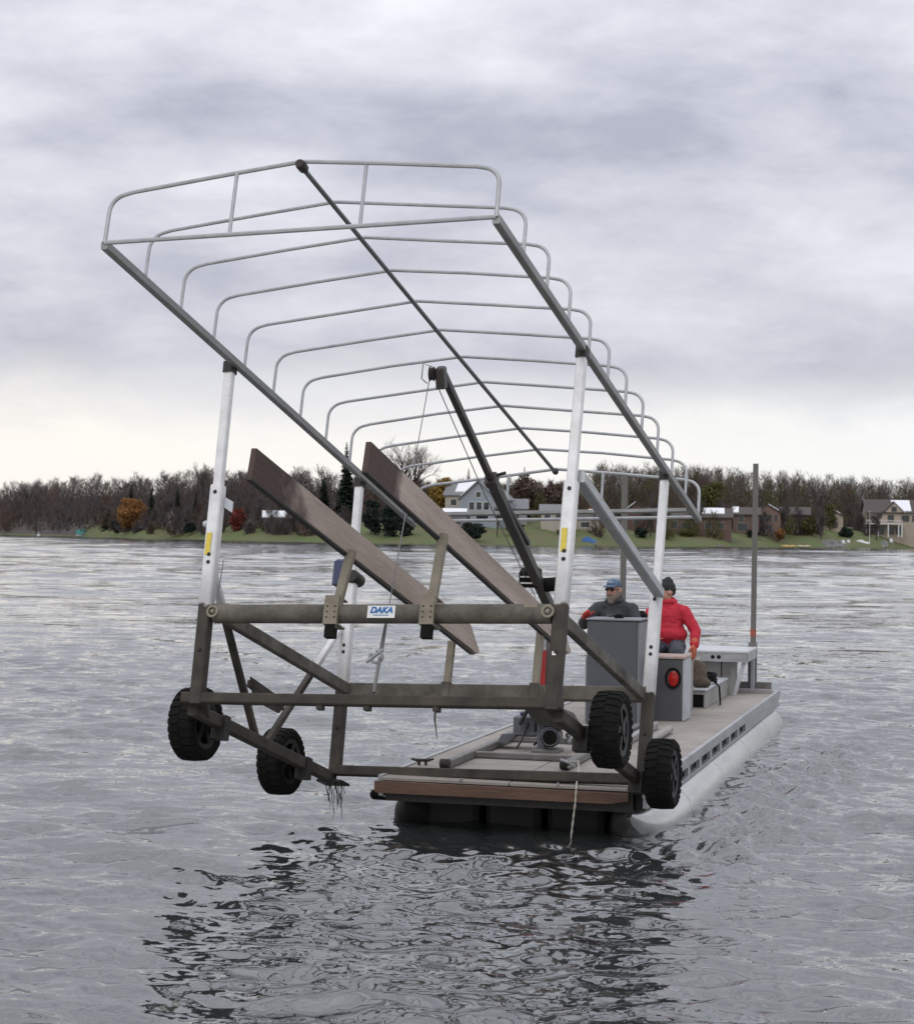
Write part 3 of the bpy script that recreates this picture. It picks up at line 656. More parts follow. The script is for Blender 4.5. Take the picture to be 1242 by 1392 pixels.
# sheave head and load line
hd = MB().cbox((-.036, -.055, -.12), (.036, .055, .05), .012).build('boom_head', BOOM, crane); hd.location = TIP+Vector((0, -.04, -.01)); hd.rotation_euler = (R(15), 0, 0)
MB().lathe([(.058, -.016), (.045, 0), (.058, .016)], (-.065, -.03, 0), (1, 0, 0), 18).build('sheave', DARK, hd, True)
MB().tube([(-.05, -.05, .06), (-.12, -.07, .09), (-.14, -.07, -.03), (-.10, -.06, -.07)], .006, 6).build('wire_guard', GALV, hd)
CI = bmat(-.20, 2.75).inverted()
tipw = Vector((-.09, -.05, -.06))+TIP
hook = CI @ (LM @ Vector((.05, -.03, .05)))
MB().tube([tipw, tipw.lerp(hook, .80)], .0045, 6).build('load_cable', CABLE, crane)
MB().tube([tipw.lerp(hook, .78), tipw.lerp(hook, .83), tipw.lerp(hook, .88)], [.009, .014, .018], 8).build('swaged_eye', CABLE, crane, True)
hkm = MB(); hp = tipw.lerp(hook, .895)
hkm.tube([hp+Vector((math.sin(a)*.045-.03, 0, math.cos(a)*.045)) for a in np.linspace(0, 5.2, 14)], .013, 8)
hkm.tube([hp+Vector((.02, 0, .05)), hp+Vector((-.10, -.01, -.04))], .014, 8)
hkm.build('hook', GALV, crane, True)
MB().tube([tipw.lerp(hook, .90), hook], .013, 8).build('sling_strap', STEELG, crane, True)
MB().tube([TIP+Vector((-.05, 0, -.08)), pm+Vector((-.07, 0, -.10)), P0+Vector((-.12, -.2, .15))], .0045, 6).build('winch_cable', CABLE, crane)

# ------------------------------------------------------------------ hydraulic power pack
hyd = empty('hydraulic_power_pack', bmat(-.36, 3.0))
tag(hyd, 'grey hydraulic pump box with round motor on the fore deck below the crane', 'pump')
MB().prism([(-.34, -.2, .06), (-.24, -.2, .06), (-.16, -.2, .14), (.10, -.2, .14), (.10, -.2, .18), (-.30, -.2, .14)], (0, .3, 0)).build('skid', HYD, hyd)
MB().cbox((-.20, -.15, .12), (.02, .10, .31), .012).build('tank', HYD, hyd)
MB().cbox((.03, -.10, .12), (.20, .08, .27), .015).build('valve_block', DARK, hyd)
mt_ = MB().lathe([(.06, -.15), (.092, -.14), (.10, -.10), (.10, .10), (.08, .16)], (.20, -.26, .15), (.12, -1, 0), 22).build('motor', HYD, hyd, True)
MB().lathe([(.082, .155), (.088, .158), (.02, .166)], (.20, -.26, .15), (.12, -1, 0), 22).build('motor_end_cap', RUBBER, mt_, True)
for i, (a, b, c) in enumerate((((-.05, -.16, .25), (-.08, -.30, .10), (-.12, -.34, .02)), ((.0, -.12, .29), (.08, -.22, .34), (.14, -.1, .24)), ((.12, -.12, .22), (.10, -.24, .12), (.02, -.2, .05)))):
    MB().tube([a, b, c], .011, 8).build('hose', BOOM if i == 0 else RUBBER, hyd, True)
MB().lathe([(.03, 0), (.035, .03), (.02, .04)], (-.12, -.05, .31), (0, 0, 1), 12).build('filler_cap', BLUB, hyd, True)
for i in range(3): MB().ell((.33+.012*i, -.12-.05*i, .20-.05*i), .028, seg=10, rings=7).build('fitting', GALV, hyd, True)

# ------------------------------------------------------------------ helm console, lamp box, seats
con = empty('helm_console', bmat(-.09, 5.85))
tag(con, 'tall dark grey helm console in front of the man in the blue cap', 'console')
MB().cbox((-.30, -.25, 0), (.255, .25, 1.13), .015).build('cabinet', CONS, con)
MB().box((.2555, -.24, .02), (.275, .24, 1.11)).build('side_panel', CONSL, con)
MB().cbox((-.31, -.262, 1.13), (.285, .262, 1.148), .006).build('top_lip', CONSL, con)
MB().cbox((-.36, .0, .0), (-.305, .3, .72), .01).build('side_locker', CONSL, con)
MB().tube([(-.04, .20, 1.00), (-.04, .26, 1.10)], .02, 10).build('wheel_column', DARK, con)
MB().tube([Vector((-.04, .16, 1.10))+Vector((math.cos(a)*.16, math.sin(a)*.15, math.sin(a)*.06)) for a in np.linspace(0, 6.283, 25)], .012, 8).build('steering_wheel', RUBBER, con, True)
MB().cbox((-.03, -.10, 1.148), (.06, .0, 1.195), .015).build('compass', RUBBER, con)
lb = empty('lamp_box', bmat(.395, 6.58))
tag(lb, 'dark grey box with a round red lamp, in front of the man in red', 'box')
MB().cbox((-.20, -.24, 0), (.155, .24, .69), .012).build('body', BOXM, lb)
MB().box((.1555, -.23, .005), (.18, .24, .685)).build('end_panel', PALE, lb)
MB().cbox((-.21, -.25, .69), (.185, .25, .72), .01).build('top_cushion', CUSH, lb)
ringm = MB().add([], [])
def oval(rx, rz, y, n=28): return [(.05+rx*math.cos(2*math.pi*i/n), y, .475+rz*math.sin(2*math.pi*i/n)) for i in range(n)]
a_, b_, c_ = oval(.088, .118, -.243), oval(.088, .118, -.262), oval(.070, .098, -.262)
d_ = oval(.066, .094, -.246)
vs = a_+b_+c_+d_; n_ = 28; fs = []
for k in range(3):
    for i in range(n_): fs.append((k*n_+i, k*n_+(i+1) % n_, (k+1)*n_+(i+1) % n_, (k+1)*n_+i))
MB().add(vs, fs).build('lamp_bezel', RUBBER, lb, True)
MB().ell((.056, -.246, .468), (.058, .014, .086)).build('red_lens', LAMP, lb, True)
MB().tube([(-.165, -.245, .36), (-.165, -.29, .35), (-.165, -.29, .28), (-.165, -.245, .27)], .011, 8).build('handle', GALV, lb, True)
# seat under the man in red, helm seat, bench table, long box, bag, rope coil
st = empty('box_seat', bmat(.20, 7.72)); tag(st, 'pale padded box seat under the man in the red hoodie', 'seat')
MB().cbox((-.22, -.20, 0), (.24, .26, .60), .015).build('seat_base', BLOCK, st)
MB().cbox((-.24, -.24, .60), (.25, .27, .665), .03).build('seat_pad', WHITE, st)
hs = empty('helm_chair', bmat(-.28, 6.85, .03)); tag(hs, 'black helm seat behind the grey console under the man in the blue cap', 'seat')
MB().tube([(0, 0, 0), (0, 0, .58)], .05, 14).build('pedestal', DARK, hs, True)
MB().cbox((-.24, -.24, .58), (.24, .24, .66), .04).build('cushion', RUBBER, hs)
MB().cbox((.19, .10, .80), (.31, .26, 1.16), .04).build('backrest', RUBBER, hs)
tb = empty('stern_table', bmat(.48, 10.72)); tag(tb, 'grey work table with white top at the stern beside the tall pole', 'table')
MB().cbox((-.42, -.54, .555), (.36, .52, .585), .01).build('table_top', WHITE, tb)
fr_ = MB(); fr_.box((-.41, -.53, .435), (.34, -.50, .555)); fr_.box((.32, -.50, .435), (.35, .50, .555)); fr_.box((-.41, .47, .435), (.32, .5, .555)); fr_.build('apron', ALUD, tb)
for x in (-.10, -.02): MB().lathe([(.026, 0), (.022, .004)], (x, -.5315, .495), (0, -1, 0), 12).build('apron_hole', RUBBER, tb)
MB().cbox((-.36, -.30, .0), (.12, .35, .43), .015).build('cabinet', BLOCK, tb)
MB().box((-.02, -.304, .02), (-.005, -.2995, .42)).build('cabinet_seam', DARK, tb)
for (xa, ya, xb, yb) in ((.30, -.46, .18, -.46), (.31, .44, .31, .46)): MB().bar((xa, ya, .44), (xb, yb, 0), .05, .05, (0, 1, 0)).build('leg', PALE, tb)
MB().bar((-.38, -.48, .44), (-.38, -.48, 0), .05, .05, (0, 1, 0)).build('leg', PALE, tb)
lbx = empty('long_box', bmat(.47, 9.2)); tag(lbx, 'low long grey deck box behind the red lamp box', 'box')
MB().cbox((-.11, -1.06, .0), (.10, 1.05, .205), .012).build('body', BLOCK, lbx)
MB().box((-.105, -1.064, .01), (.075, -1.0605, .16)).build('dark_end', RUBBER, lbx)
MB().cbox((-.12, -1.07, .205), (.11, 1.06, .228), .008).build('lid', PALE, lbx)
sack = empty('burlap_sack', bmat(.47, 8.42, .23) @ Matrix.Scale(.82, 4)); tag(sack, 'brown burlap sack slumped on the long grey box', 'sack')
mb = MB(); mb.ell((-.02, 0, .09), (.13, .16, .11)); mb.ell((-.03, .02, .18), (.125, .14, .13)); mb.ell((-.06, .03, .28), (.11, .11, .12)); mb.ell((.06, .02, .06), (.09, .13, .07)); mb.ell((-.10, -.02, .30), (.07, .08, .11)); mb.ell((.02, .06, .27), (.06, .07, .09))
remeshed(mb, 'sack_cloth', BURLAP, sack, .02, 3)
MB().tube([(-.06, -.04, .40), (-.03, .02, .43), (-.07, .06, .40)], .01, 6).build('tie', ROPE, sack)
coil = empty('hose_coil', bmat(.47, 9.05, .23)); tag(coil, 'small black coil of hose lying on the long grey box', 'hose')
pts = [(.10*math.cos(a)*(1+.08*math.sin(a*2.3)), .17*math.sin(a), .018+.010*a/2) for a in np.linspace(0, 6.283*3.4, 80)]
MB().tube(pts, .016, 7).build('coil', RUBBER, coil, True)
MB().tube([(.10, -.1, .03), (.17, -.2, -.02), (.19, -.25, -.2), (.22, -.5, -.21)], .012, 7).build('loose_end', RUBBER, coil, True)
# spud poles
def spud(X, Y, top, label, socket):
    e = empty('spud_pole', bmat(X, Y)); tag(e, label, 'pole', 'spud poles of the barge')
    MB().bar((0, 0, -1.2 if socket else .0), (0.012, 0, top), .068, .068, (0, 1, 0)).build('pole_shaft', SPUD, e)
    MB().bar((0.003, 0, .72), (.0035, 0, .82), .074, .074, (0, 1, 0)).build('rust_band', ORANGE, e)
    s_ = MB(); s_.box((-.055, -.055, -.05), (.055, -.038, .64)); s_.box((-.055, .038, -.05), (.055, .055, .64)); s_.box((-.055, -.038, -.05), (-.038, .038, .64)); s_.box((.038, -.038, -.05), (.055, .038, .64))
    s_.build('socket', STEELG, e)
spud(.775, 11.29, 3.05, 'tall weathered spud pole standing at the stern by the white-topped table', True)
spud(-.59, 8.9, 2.82, 'grey spud pole standing behind the man in the blue cap', True)
# bow rope
rope = empty('bow_rope', bmat(.32, 1.25)); tag(rope, 'pale twisted rope hanging from the bow down into the water', 'rope')
pts = [Vector(p) for p in ((.0, .0, .09), (.08, -.02, .095), (.13, -.25, .06), (.19, -.55, .03), (.24, -.88, .02), (.255, -.965, -.02), (.25, -.985, -.14), (.235, -.99, -.28), (.22, -.99, -.42), (.21, -.99, -.60))]
fine = []
for i in range(len(pts)-1):
    for k in range(6): fine.append(pts[i].lerp(pts[i+1], k/6))
fine.append(pts[-1])
for ph in (0, math.pi):
    MB().tube([p+Vector((math.cos(i*1.1+ph)*.0048, math.sin(i*1.1+ph)*.0048, math.sin(i*1.1+ph)*.004)) for i, p in enumerate(fine)], .0050, 6).build('strand', ROPE, rope, True)

# ------------------------------------------------------------------ people
def head(mb, c, yaw, nose=True, tilt=0.):
    c = Vector(c); Q = Matrix.Rotation(yaw, 3, 'Z') @ Matrix.Rotation(tilt, 3, 'X')
    T = lambda *p: c+Q @ Vector(p)
    mb.ell(T(0, .012, .03), (.077, .098, .098), Q); mb.ell(T(0, -.022, -.045), (.062, .072, .072), Q); mb.ell(T(0, -.055, -.085), (.036, .034, .028), Q)
    mb.ell(T(0, -.098, -.012), (.013, .018, .028), Q, 10, 8); mb.ell(T(0, -.104, -.030), (.018, .016, .013), Q, 10, 8)
    mb.ell(T(0, -.082, .030), (.052, .016, .012), Q, 12, 8)          # brow
    for s in (-1, 1):
        mb.ell(T(s*.079, .012, -.005), (.012, .022, .034), Q, 10, 8)  # ears
        mb.ell(T(s*.038, -.070, -.022), (.022, .018, .018), Q, 10, 8) # cheeks
    mb.ell(T(0, -.090, -.058), (.026, .010, .007), Q, 10, 6); mb.ell(T(0, -.087, -.069), (.022, .010, .008), Q, 10, 6)
    return T, Q
def hand(mb, p, d, across, s=1.0, curl=.5):
    """palm and five bent fingers; p wrist, d pointing direction, across = thumb side"""
    p = Vector(p); d = Vector(d).normalized(); ac = Vector(across); ac = (ac-d*ac.dot(d)).normalized(); nrm = d.cross(ac)
    Q = Matrix((ac, d, nrm)).transposed()
    mb.ell(p+d*.05*s, (.042*s, .055*s, .018*s), Q, 12, 8)
    for i, (o, ln) in enumerate(((.030, .072), (.011, .080), (-.010, .074), (-.030, .058))):
        b = p+d*.088*s+ac*o*s; q = b
        for k, fr in enumerate((.42, .32, .26)):
            a = curl*(k+.6)*.7; nx = q+(d*math.cos(a)+nrm*math.sin(a))*ln*fr*s; mb.cap(q, nx, .0095*s, .0085*s, 8); q = nx
    b = p+d*.028*s+ac*.036*s; q = b+(d*.6+ac*.75).normalized()*.038*s; mb.cap(b, q, .012*s, .0105*s, 8)
    mb.cap(q, q+(d*.9+ac*.25+nrm*.3).normalized()*.030*s, .0105*s, .009*s, 8)

def person(root, hips, chest, neck, headc, yaw, sh, el, wr, kn, an, hand_d, tilt=0.):
    """sh/el/wr/kn/an: (left of picture, right of picture) points. returns head frame"""
    B = MB(); T, Q = head(B, headc, yaw, tilt=tilt)
    B.cap(neck, Vector(headc)+Vector((0, .01, -.05)), .058, .054); B.cap(hips, chest, .12, .13); B.cap(chest, neck, .10, .06)
    for s in (0, 1):
        B.cap(chest, sh[s], .08, .058); B.cap(sh[s], el[s], .052, .040); B.cap(el[s], wr[s], .040, .028)
        hv = Vector(hips)+Vector(((-.09, .09)[s], 0, 0)); B.cap(hv, kn[s], .080, .056); B.cap(kn[s], an[s], .054, .040)
        B.cap(an[s], Vector(an[s])+Vector((0, -.13, -.05)), .036, .034)
        hand(B, wr[s], hand_d[s][0], hand_d[s][1])
    remeshed(B, 'body', SKIN, root, .0095, 2)
    return T, Q
def jacket(root, name, ma, hips, chest, neck, sh, el, wr, hood, fat=1.0):
    J = MB(); H = Vector(hips); Cc = Vector(chest)
    J.ell(H+Vector((0, 0, .06)), (.205*fat, .165*fat, .13)); J.ell(H.lerp(Cc, .5)+Vector((0, -.01, .02)), (.20*fat, .160*fat, .20)); J.ell(Cc, (.20*fat, .145*fat, .165)); J.ell(Cc+Vector((0, .01, .09)), (.165, .115, .09))
    J.cap(Cc, neck, .13, .080)
    for s in (0, 1): J.cap(Vector(neck)+Vector((0, .01, -.03)), Vector(sh[s])+Vector((0, 0, .0)), .070, .078*fat)
    J.ell(H+Vector((0, -.02, .13)), (.215, .175, .13))
    for s in (0, 1):
        sh_ = Vector(sh[s]); J.cap(Cc+Vector((0, 0, .05)), sh_, .10, .080*fat); J.cap(sh_, el[s], .080*fat, .068*fat); J.cap(el[s], Vector(el[s]).lerp(Vector(wr[s]), .93), .068*fat, .050)
        m_ = sh_.lerp(Vector(el[s]), .7); J.ell(m_, (.075*fat, .075*fat, .05))
        J.ell(Vector(el[s]).lerp(Vector(wr[s]), .80), .056)
    if hood:
        n = Vector(neck); J.ell(n+Vector((0, .075, .015)), (.115, .07, .075)); 
        for a in np.linspace(0, 6.283, 14)[:-1]: J.ell(n+Vector((math.cos(a)*.075, math.sin(a)*.065, .03)), .032, seg=10, rings=6)
    o = remeshed(J, name, ma, root, .010, 4); wrinkle(o, .007, 6.0); return o
def trousers(root, hips, kn, an):
    J = MB(); H = Vector(hips); J.ell(H, (.185, .15, .125))
    for s in (0, 1):
        hv = H+Vector(((-.09, .09)[s], 0, 0)); J.cap(hv, kn[s], .105, .080); J.cap(kn[s], Vector(kn[s]).lerp(Vector(an[s]), .9), .078, .062)
    wrinkle(remeshed(J, 'trousers', JEANS, root, .011, 3), .011, 8)
    for s in (0, 1):
        b = MB(); a = Vector(an[s]); b.cap(a+Vector((0, .02, .02)), a+Vector((0, .02, -.04)), .055, .052); b.cap(a+Vector((0, .0, -.055)), a+Vector((0, -.16, -.065)), .050, .044); remeshed(b, 'boot', BOOT, root, .014, 2)

# man in the red hoodie
pr = empty('person', bmat(.17, 7.68)); tag(pr, 'seated man in red hoodie, black knit cap and dark trousers looking left', 'person')
hips = (.02, .02, .765); chest = (.0, .02, 1.08); neck = (-.01, .02, 1.255); hc = (-.025, 0., 1.395)
sh = ((-.185, .01, 1.165), (.185, .03, 1.165)); el = ((-.225, -.14, .955), (.335, -.03, .945)); wr = ((-.12, -.34, .865), (.345, -.17, .775))
kn = ((-.14, -.44, .70), (.17, -.42, .70)); an = ((-.15, -.42, .115), (.20, -.40, .115))
T, Q = person(pr, hips, chest, neck, hc, R(-52), sh, el, wr, kn, an, (((.35, -.9, -.25), (1, 0, 0)), ((.0, -.25, -1), (-.4, -1, .2))))
jacket(pr, 'hoodie', HOOD, hips, chest, neck, sh, el, wr, True, .94)
trousers(pr, hips, kn, an)
b = MB(); b.ell(T(0, .014, .062), (.088, .108, .070), Q); b.ell(T(0, .02, .118), (.060, .075, .050), Q); b.ell(T(0, .03, .155), (.03, .04, .025), Q); b.ell(T(0, .022, .03), (.090, .112, .035), Q); b.ell(T(0, .08, .0), (.06, .045, .05), Q)
remeshed(b, 'knit_cap', BEAN, pr, .01, 2)
for s in (-1, 1): MB().ell(T(s*.030, -.086, .008), (.011, .008, .006), Q, 8, 6).build('eye', GLASS, pr, True)
g = MB(); hand(g, Vector(wr[1])+Vector((0, -.01, .02)), (.0, -.25, -1), (-.4, -1, .2), 1.28, .7); g.cap(Vector(wr[1])+Vector((0, .02, .05)), wr[1], .046, .042); remeshed(g, 'glove', GLOVE, pr, .008, 1)
g = MB(); hand(g, Vector(wr[0])+Vector((0, 0, .0)), (.35, -.9, -.25), (1, 0, 0), 1.28, .5); g.cap(Vector(wr[0])+Vector((0, .05, .01)), wr[0], .046, .042); remeshed(g, 'glove', GLOVE, pr, .008, 1)

# man at the helm
pd = empty('person', bmat(-.30, 6.72, .045)); tag(pd, 'bearded man in blue cap, sunglasses and charcoal jacket at the grey console', 'person')
hips = (.0, .06, .765); chest = (.0, .03, 1.06); neck = (.0, .0, 1.235); hc = (.0, -.03, 1.385)
sh = ((-.20, .02, 1.165), (.20, .03, 1.165)); el = ((-.315, -.16, 1.0), (.30, -.10, .97)); wr = ((-.24, -.44, 1.09), (.10, -.43, 1.09))
kn = ((-.14, -.36, .66), (.14, -.36, .66)); an = ((-.14, -.34, .115), (.14, -.34, .115))
hdv = (((.3, -.9, .1), (.6, .2, .3)), ((-.3, -.9, .1), (-.6, .2, .3)))
T, Q = person(pd, hips, chest, neck, hc, R(-18), sh, el, wr, kn, an, hdv)
jacket(pd, 'jacket', JACK, hips, chest, neck, sh, el, wr, True, .95)
trousers(pd, hips, kn, an)
b = MB(); b.ell(T(0, -.045, -.085), (.060, .052, .055), Q); b.ell(T(0, -.055, -.125), (.042, .038, .042), Q); b.ell(T(0, -.088, -.050), (.036, .016, .013), Q)
for s in (-1, 1): b.ell(T(s*.060, -.015, -.055), (.020, .042, .050), Q); b.ell(T(s*.072, .040, -.02), (.016, .045, .05), Q)
b.ell(T(0, .085, -.045), (.065, .03, .06), Q)
remeshed(b, 'beard_and_hair', BEARD, pd, .009, 1)
b = MB(); b.ell(T(0, .012, .068), (.086, .105, .062), Q); b.ell(T(0, .012, .045), (.089, .108, .022), Q); cp = remeshed(b, 'cap', CAPB, pd, .01, 2)
b = MB(); b.ell(T(0, -.115, .040), (.070, .070, .012), Q); b.ell(T(0, -.07, .046), (.075, .05, .014), Q); remeshed(b, 'cap_brim', CAPB, cp, .008, 1)
b = MB(); b.ell(T(0, -.080, .085), (.040, .022, .022), Q); remeshed(b, 'cap_patch', CAPW, cp, .008, 1)
for s in (-1, 1): MB().ell(T(s*.033, -.094, .008), (.029, .012, .019), Q, 12, 8).build('sunglass_lens', GLASS, pd, True)
MB().tube([T(-.08, .0, .012), T(-.066, -.075, .014), T(0, -.106, .016), T(.066, -.075, .014), T(.08, 0, .012)], .005, 6).build('sunglass_frame', GLASS, pd, True)
for s in (0, 1):
    g = MB(); hand(g, wr[s], hdv[s][0], hdv[s][1], 1.25, .6); g.cap(Vector(wr[s]).lerp(Vector(el[s]), .22), wr[s], .046, .042); remeshed(g, 'glove', REDGL if s == 0 else JACK, pd, .008, 1)

# ------------------------------------------------------------------ trees of the far shore
def tmat(name, c, c2, sc=.6): return mat(name, c, .95, 0, c2, sc, 0, spec=.1, coords='Object')
BARK = tmat('bark_far', (.095, .082, .074), (.055, .048, .043))
TWIG = tmat('twigs_grey_brown', (.118, .100, .097), (.080, .067, .065), .15)
TWIG2 = tmat('twigs_brown', (.135, .098, .078), (.088, .064, .052), .15)
TWIG3 = tmat('twigs_pale', (.24, .215, .20), (.165, .145, .135), .3)
CONI = tmat('conifer_needles', (.022, .034, .022), (.012, .02, .014), .5)
GOLD = tmat('gold_leaves', (.30, .19, .045), (.19, .125, .035), .5)
RUST = tmat('rust_leaves', (.29, .145, .055), (.19, .095, .04), .5)
REDL = tmat('red_leaves', (.21, .055, .045), (.13, .04, .035), .6)
ORNG = tmat('orange_leaves', (.36, .11, .035), (.26, .085, .03), .6)
OLIV = tmat('olive_leaves', (.125, .120, .045), (.075, .078, .03), .6)
CEDR = tmat('cedar_foliage', (.030, .042, .034), (.018, .026, .022), .6)

def sliver(mb, p, d, ln, wd, rnd, mi=0):
    s = d.orthogonal(); s.rotate(Matrix.Rotation(rnd.uniform(0, 6.28), 3, d)); s.normalize()
    q = p+d*ln; mb.add([p-s*wd, p+s*wd, q], [(0, 1, 2)], mi)
def branchy(mb_t, mb_c, base, h, spread, rnd, fine=1.0, first=.22):
    """recursive limbs: big ones in mb_t as tapered tubes, twigs in mb_c as slivers"""
    def grow(p, d, ln, r, lev):
        q = p+d*ln
        if lev <= 2: mb_t.tube([p, p.lerp(q, .5)+Vector((rnd.uniform(-1, 1), rnd.uniform(-1, 1), 0))*ln*.04, q], [r, r*.8, r*.6], 5 if lev else 6, False)
        else: sliver(mb_c, p, d, ln*1.1, r*1.0, rnd)
        if lev >= 5: return
        n = (6, 5, 5, 4, 3)[lev] if lev < 5 else 0
        for i in range(n):
            t = rnd.uniform(.35, 1) if lev else rnd.uniform(first+.1, 1)
            ax = d.orthogonal(); ax.rotate(Matrix.Rotation(rnd.uniform(0, 6.28), 3, d))
            nd_ = (d*rnd.uniform(.75, 1.0)+ax.normalized()*spread*rnd.uniform(.45, 1.0)+Vector((0, 0, .18))).normalized()
            grow(p.lerp(q, t), nd_, ln*rnd.uniform(.50, .74), max(r*.55, .035), lev+1)
    grow(Vector(base), Vector((rnd.uniform(-.05, .05), rnd.uniform(-.05, .05), 1)).normalized(), h*.40, h*.018, 0)
def bare_tree(px, off, h, spread, label, twig=TWIG, seed=0, group='bare trees on the far shore'):
    p = spot(px, off); e = empty('bare_tree', Matrix.Translation(p)); rnd = random.Random(seed+int(px)); t = MB(); c = MB()
    branchy(t, c, (0, 0, -.3), h, spread, rnd); t.build('trunk', BARK, e, False, False); c.build('crown', twig, e, False, False); tag(e, label, 'tree', group); return e
def leaf_cloud(mb, blobs, n, size, rnd, droop=0.):
    for i in range(n):
        c, r = rnd.choice(blobs); v = Vector((rnd.gauss(0, 1), rnd.gauss(0, 1), rnd.gauss(0, 1))).normalized()*(rnd.random()**.45)
        p = Vector((c[0]+v.x*r[0], c[1]+v.y*r[1], c[2]+v.z*r[2])); a = Vector((rnd.uniform(-1, 1), rnd.uniform(-1, 1), rnd.uniform(-1, 1)-droop)).normalized()*size*rnd.uniform(.6, 1.3); b_ = a.orthogonal(); b_.rotate(Matrix.Rotation(rnd.uniform(0, 6.28), 3, a.normalized())); b_ *= .6
        mb.add([p-a, p+b_, p+a, p-b_], [(0, 1, 2, 3)])
def leafy(name, px, off, h, wd, ma, label, seed, n=1500, size=.3, low=.15, group=None, cat='tree', droop=0.):
    p = spot(px, off); e = empty(name, Matrix.Translation(p)); rnd = random.Random(seed); t = MB(); c = MB()
    t.tube([(0, 0, -.3), (rnd.uniform(-.2, .2), 0, h*.35), (rnd.uniform(-.4, .4), 0, h*.75)], [h*.022, h*.016, h*.006], 7)
    blobs = []
    for i in range(11):
        a = rnd.uniform(0, 6.28); rr = rnd.uniform(.15, 1)**.7*wd*.36; zz = h*(low+(.93-low)*rnd.random()); k = 1-.55*abs((zz/h-.5)*1.7)
        q = Vector((math.cos(a)*rr*k, math.sin(a)*rr*k, zz)); blobs.append((q, (wd*.20*rnd.uniform(.7, 1.2), wd*.20, h*.12*rnd.uniform(.7, 1.2))))
        t.tube([(0, 0, h*rnd.uniform(.15, .5)), q], [h*.009, h*.003], 5, False)
    blobs += [((0, 0, h*(.5+low*.4)), (wd*.40, wd*.40, h*.34))]*7
    leaf_cloud(c, blobs, int(n*1.7), size, rnd, droop); t.build('trunk', BARK, e, False, False); c.build('crown', ma, e, False, False); tag(e, label, cat, group); return e
def conifer(px, off, h, wd, label, seed, ma=CONI):
    p = spot(px, off); e = empty('conifer', Matrix.Translation(p)); rnd = random.Random(seed); t = MB(); c = MB()
    t.tube([(0, 0, -.3), (0, 0, h)], [h*.018, .03], 7)
    n = int(h*4.2)
    for i in range(n):
        z = h*(.06+.93*i/n); r = wd*.5*(1-z/h)**.85+.12
        for k in range(13):
            a = rnd.uniform(0, 6.28); rr = r*rnd.uniform(.55, 1.12); d = Vector((math.cos(a), math.sin(a), -.32)); s = Vector((-math.sin(a), math.cos(a), 0))*rr*.26
            b0 = Vector((0, 0, z+.1)); q = b0+d*rr; c.add([b0+d*rr*.1, b0+d*rr*.65+s+Vector((0, 0, rnd.uniform(-.15, .1))), q, b0+d*rr*.65-s], [(0, 1, 2, 3)])
    t.build('trunk', BARK, e, False, False); c.build('crown', ma, e, False, False); tag(e, label, 'tree', 'conifers on the far shore')

def woodland():
    """the leafless wood behind the houses: one mass nobody could count"""
    rnd = random.Random(11); mb = MB()
    def one(px, off, h, mi, nt_=210):
        p = spot(px, off); p.z -= .3; w_ = h*rnd.uniform(.20, .30)
        mb.tube([p, p+Vector((rnd.uniform(-.5, .5), 0, h*.7))], [h*.013, h*.005], 4, False, 3)
        for i in range(nt_):
            z = rnd.uniform(.10, 1)**.8; rr = w_*math.sin(min(1, z*1.15)*math.pi*.86+.25)*rnd.random()**.5; a = rnd.uniform(0, 6.28)
            q = p+Vector((math.cos(a)*rr, math.sin(a)*rr, z*h*.93)); d = Vector((math.cos(a)*.55+rnd.uniform(-.3, .3), math.sin(a)*.55, rnd.uniform(.4, 1.2))).normalized()
            sliver(mb, q, d, rnd.uniform(.9, 2.6), rnd.uniform(.05, .15)*(1.15-z*.65), rnd, mi)
        for i in range(int(nt_*.28)):                      # brush and saplings at its feet
            a = rnd.uniform(0, 6.28); rr = rnd.uniform(0, h*.35); q = p+Vector((math.cos(a)*rr, math.sin(a)*rr, rnd.uniform(0, h*.22)))
            sliver(mb, q, Vector((rnd.uniform(-.6, .6), rnd.uniform(-.3, .3), 1)).normalized(), rnd.uniform(1.2, 3.0), rnd.uniform(.12, .30), rnd, mi)
    for i in range(1900):
        px = rnd.uniform(-450, 1750); off = 66+rnd.random()**1.3*190
        if px < 135: off = 8+rnd.random()*170
        elif px < 440: off = 44+rnd.random()**1.2*180
        hh = rnd.uniform(11, 17)*(1.0 if px > 800 else .80 if px < 420 else .50 if px > 470 else .62)
        if px < 135: hh = rnd.uniform(11, 16)
        if 135 < px < 470 and rnd.random() < .22: off = rnd.uniform(9, 44); hh = rnd.uniform(3, 8)
        elif 780 < px < 1300 and rnd.random() < .10: off = rnd.uniform(16, 60); hh = rnd.uniform(4, 9)
        one(px, off, hh, rnd.choice((0, 0, 1, 1, 2)) if px > 500 else rnd.choice((0, 0, 0, 1)))
    o = mb.build('woodland', [TWIG, TWIG2, OLIV, BARK], None, False, False); tag(o, 'mass of leafless grey brown woods along the far shore', 'woods', None, 'stuff')
woodland()

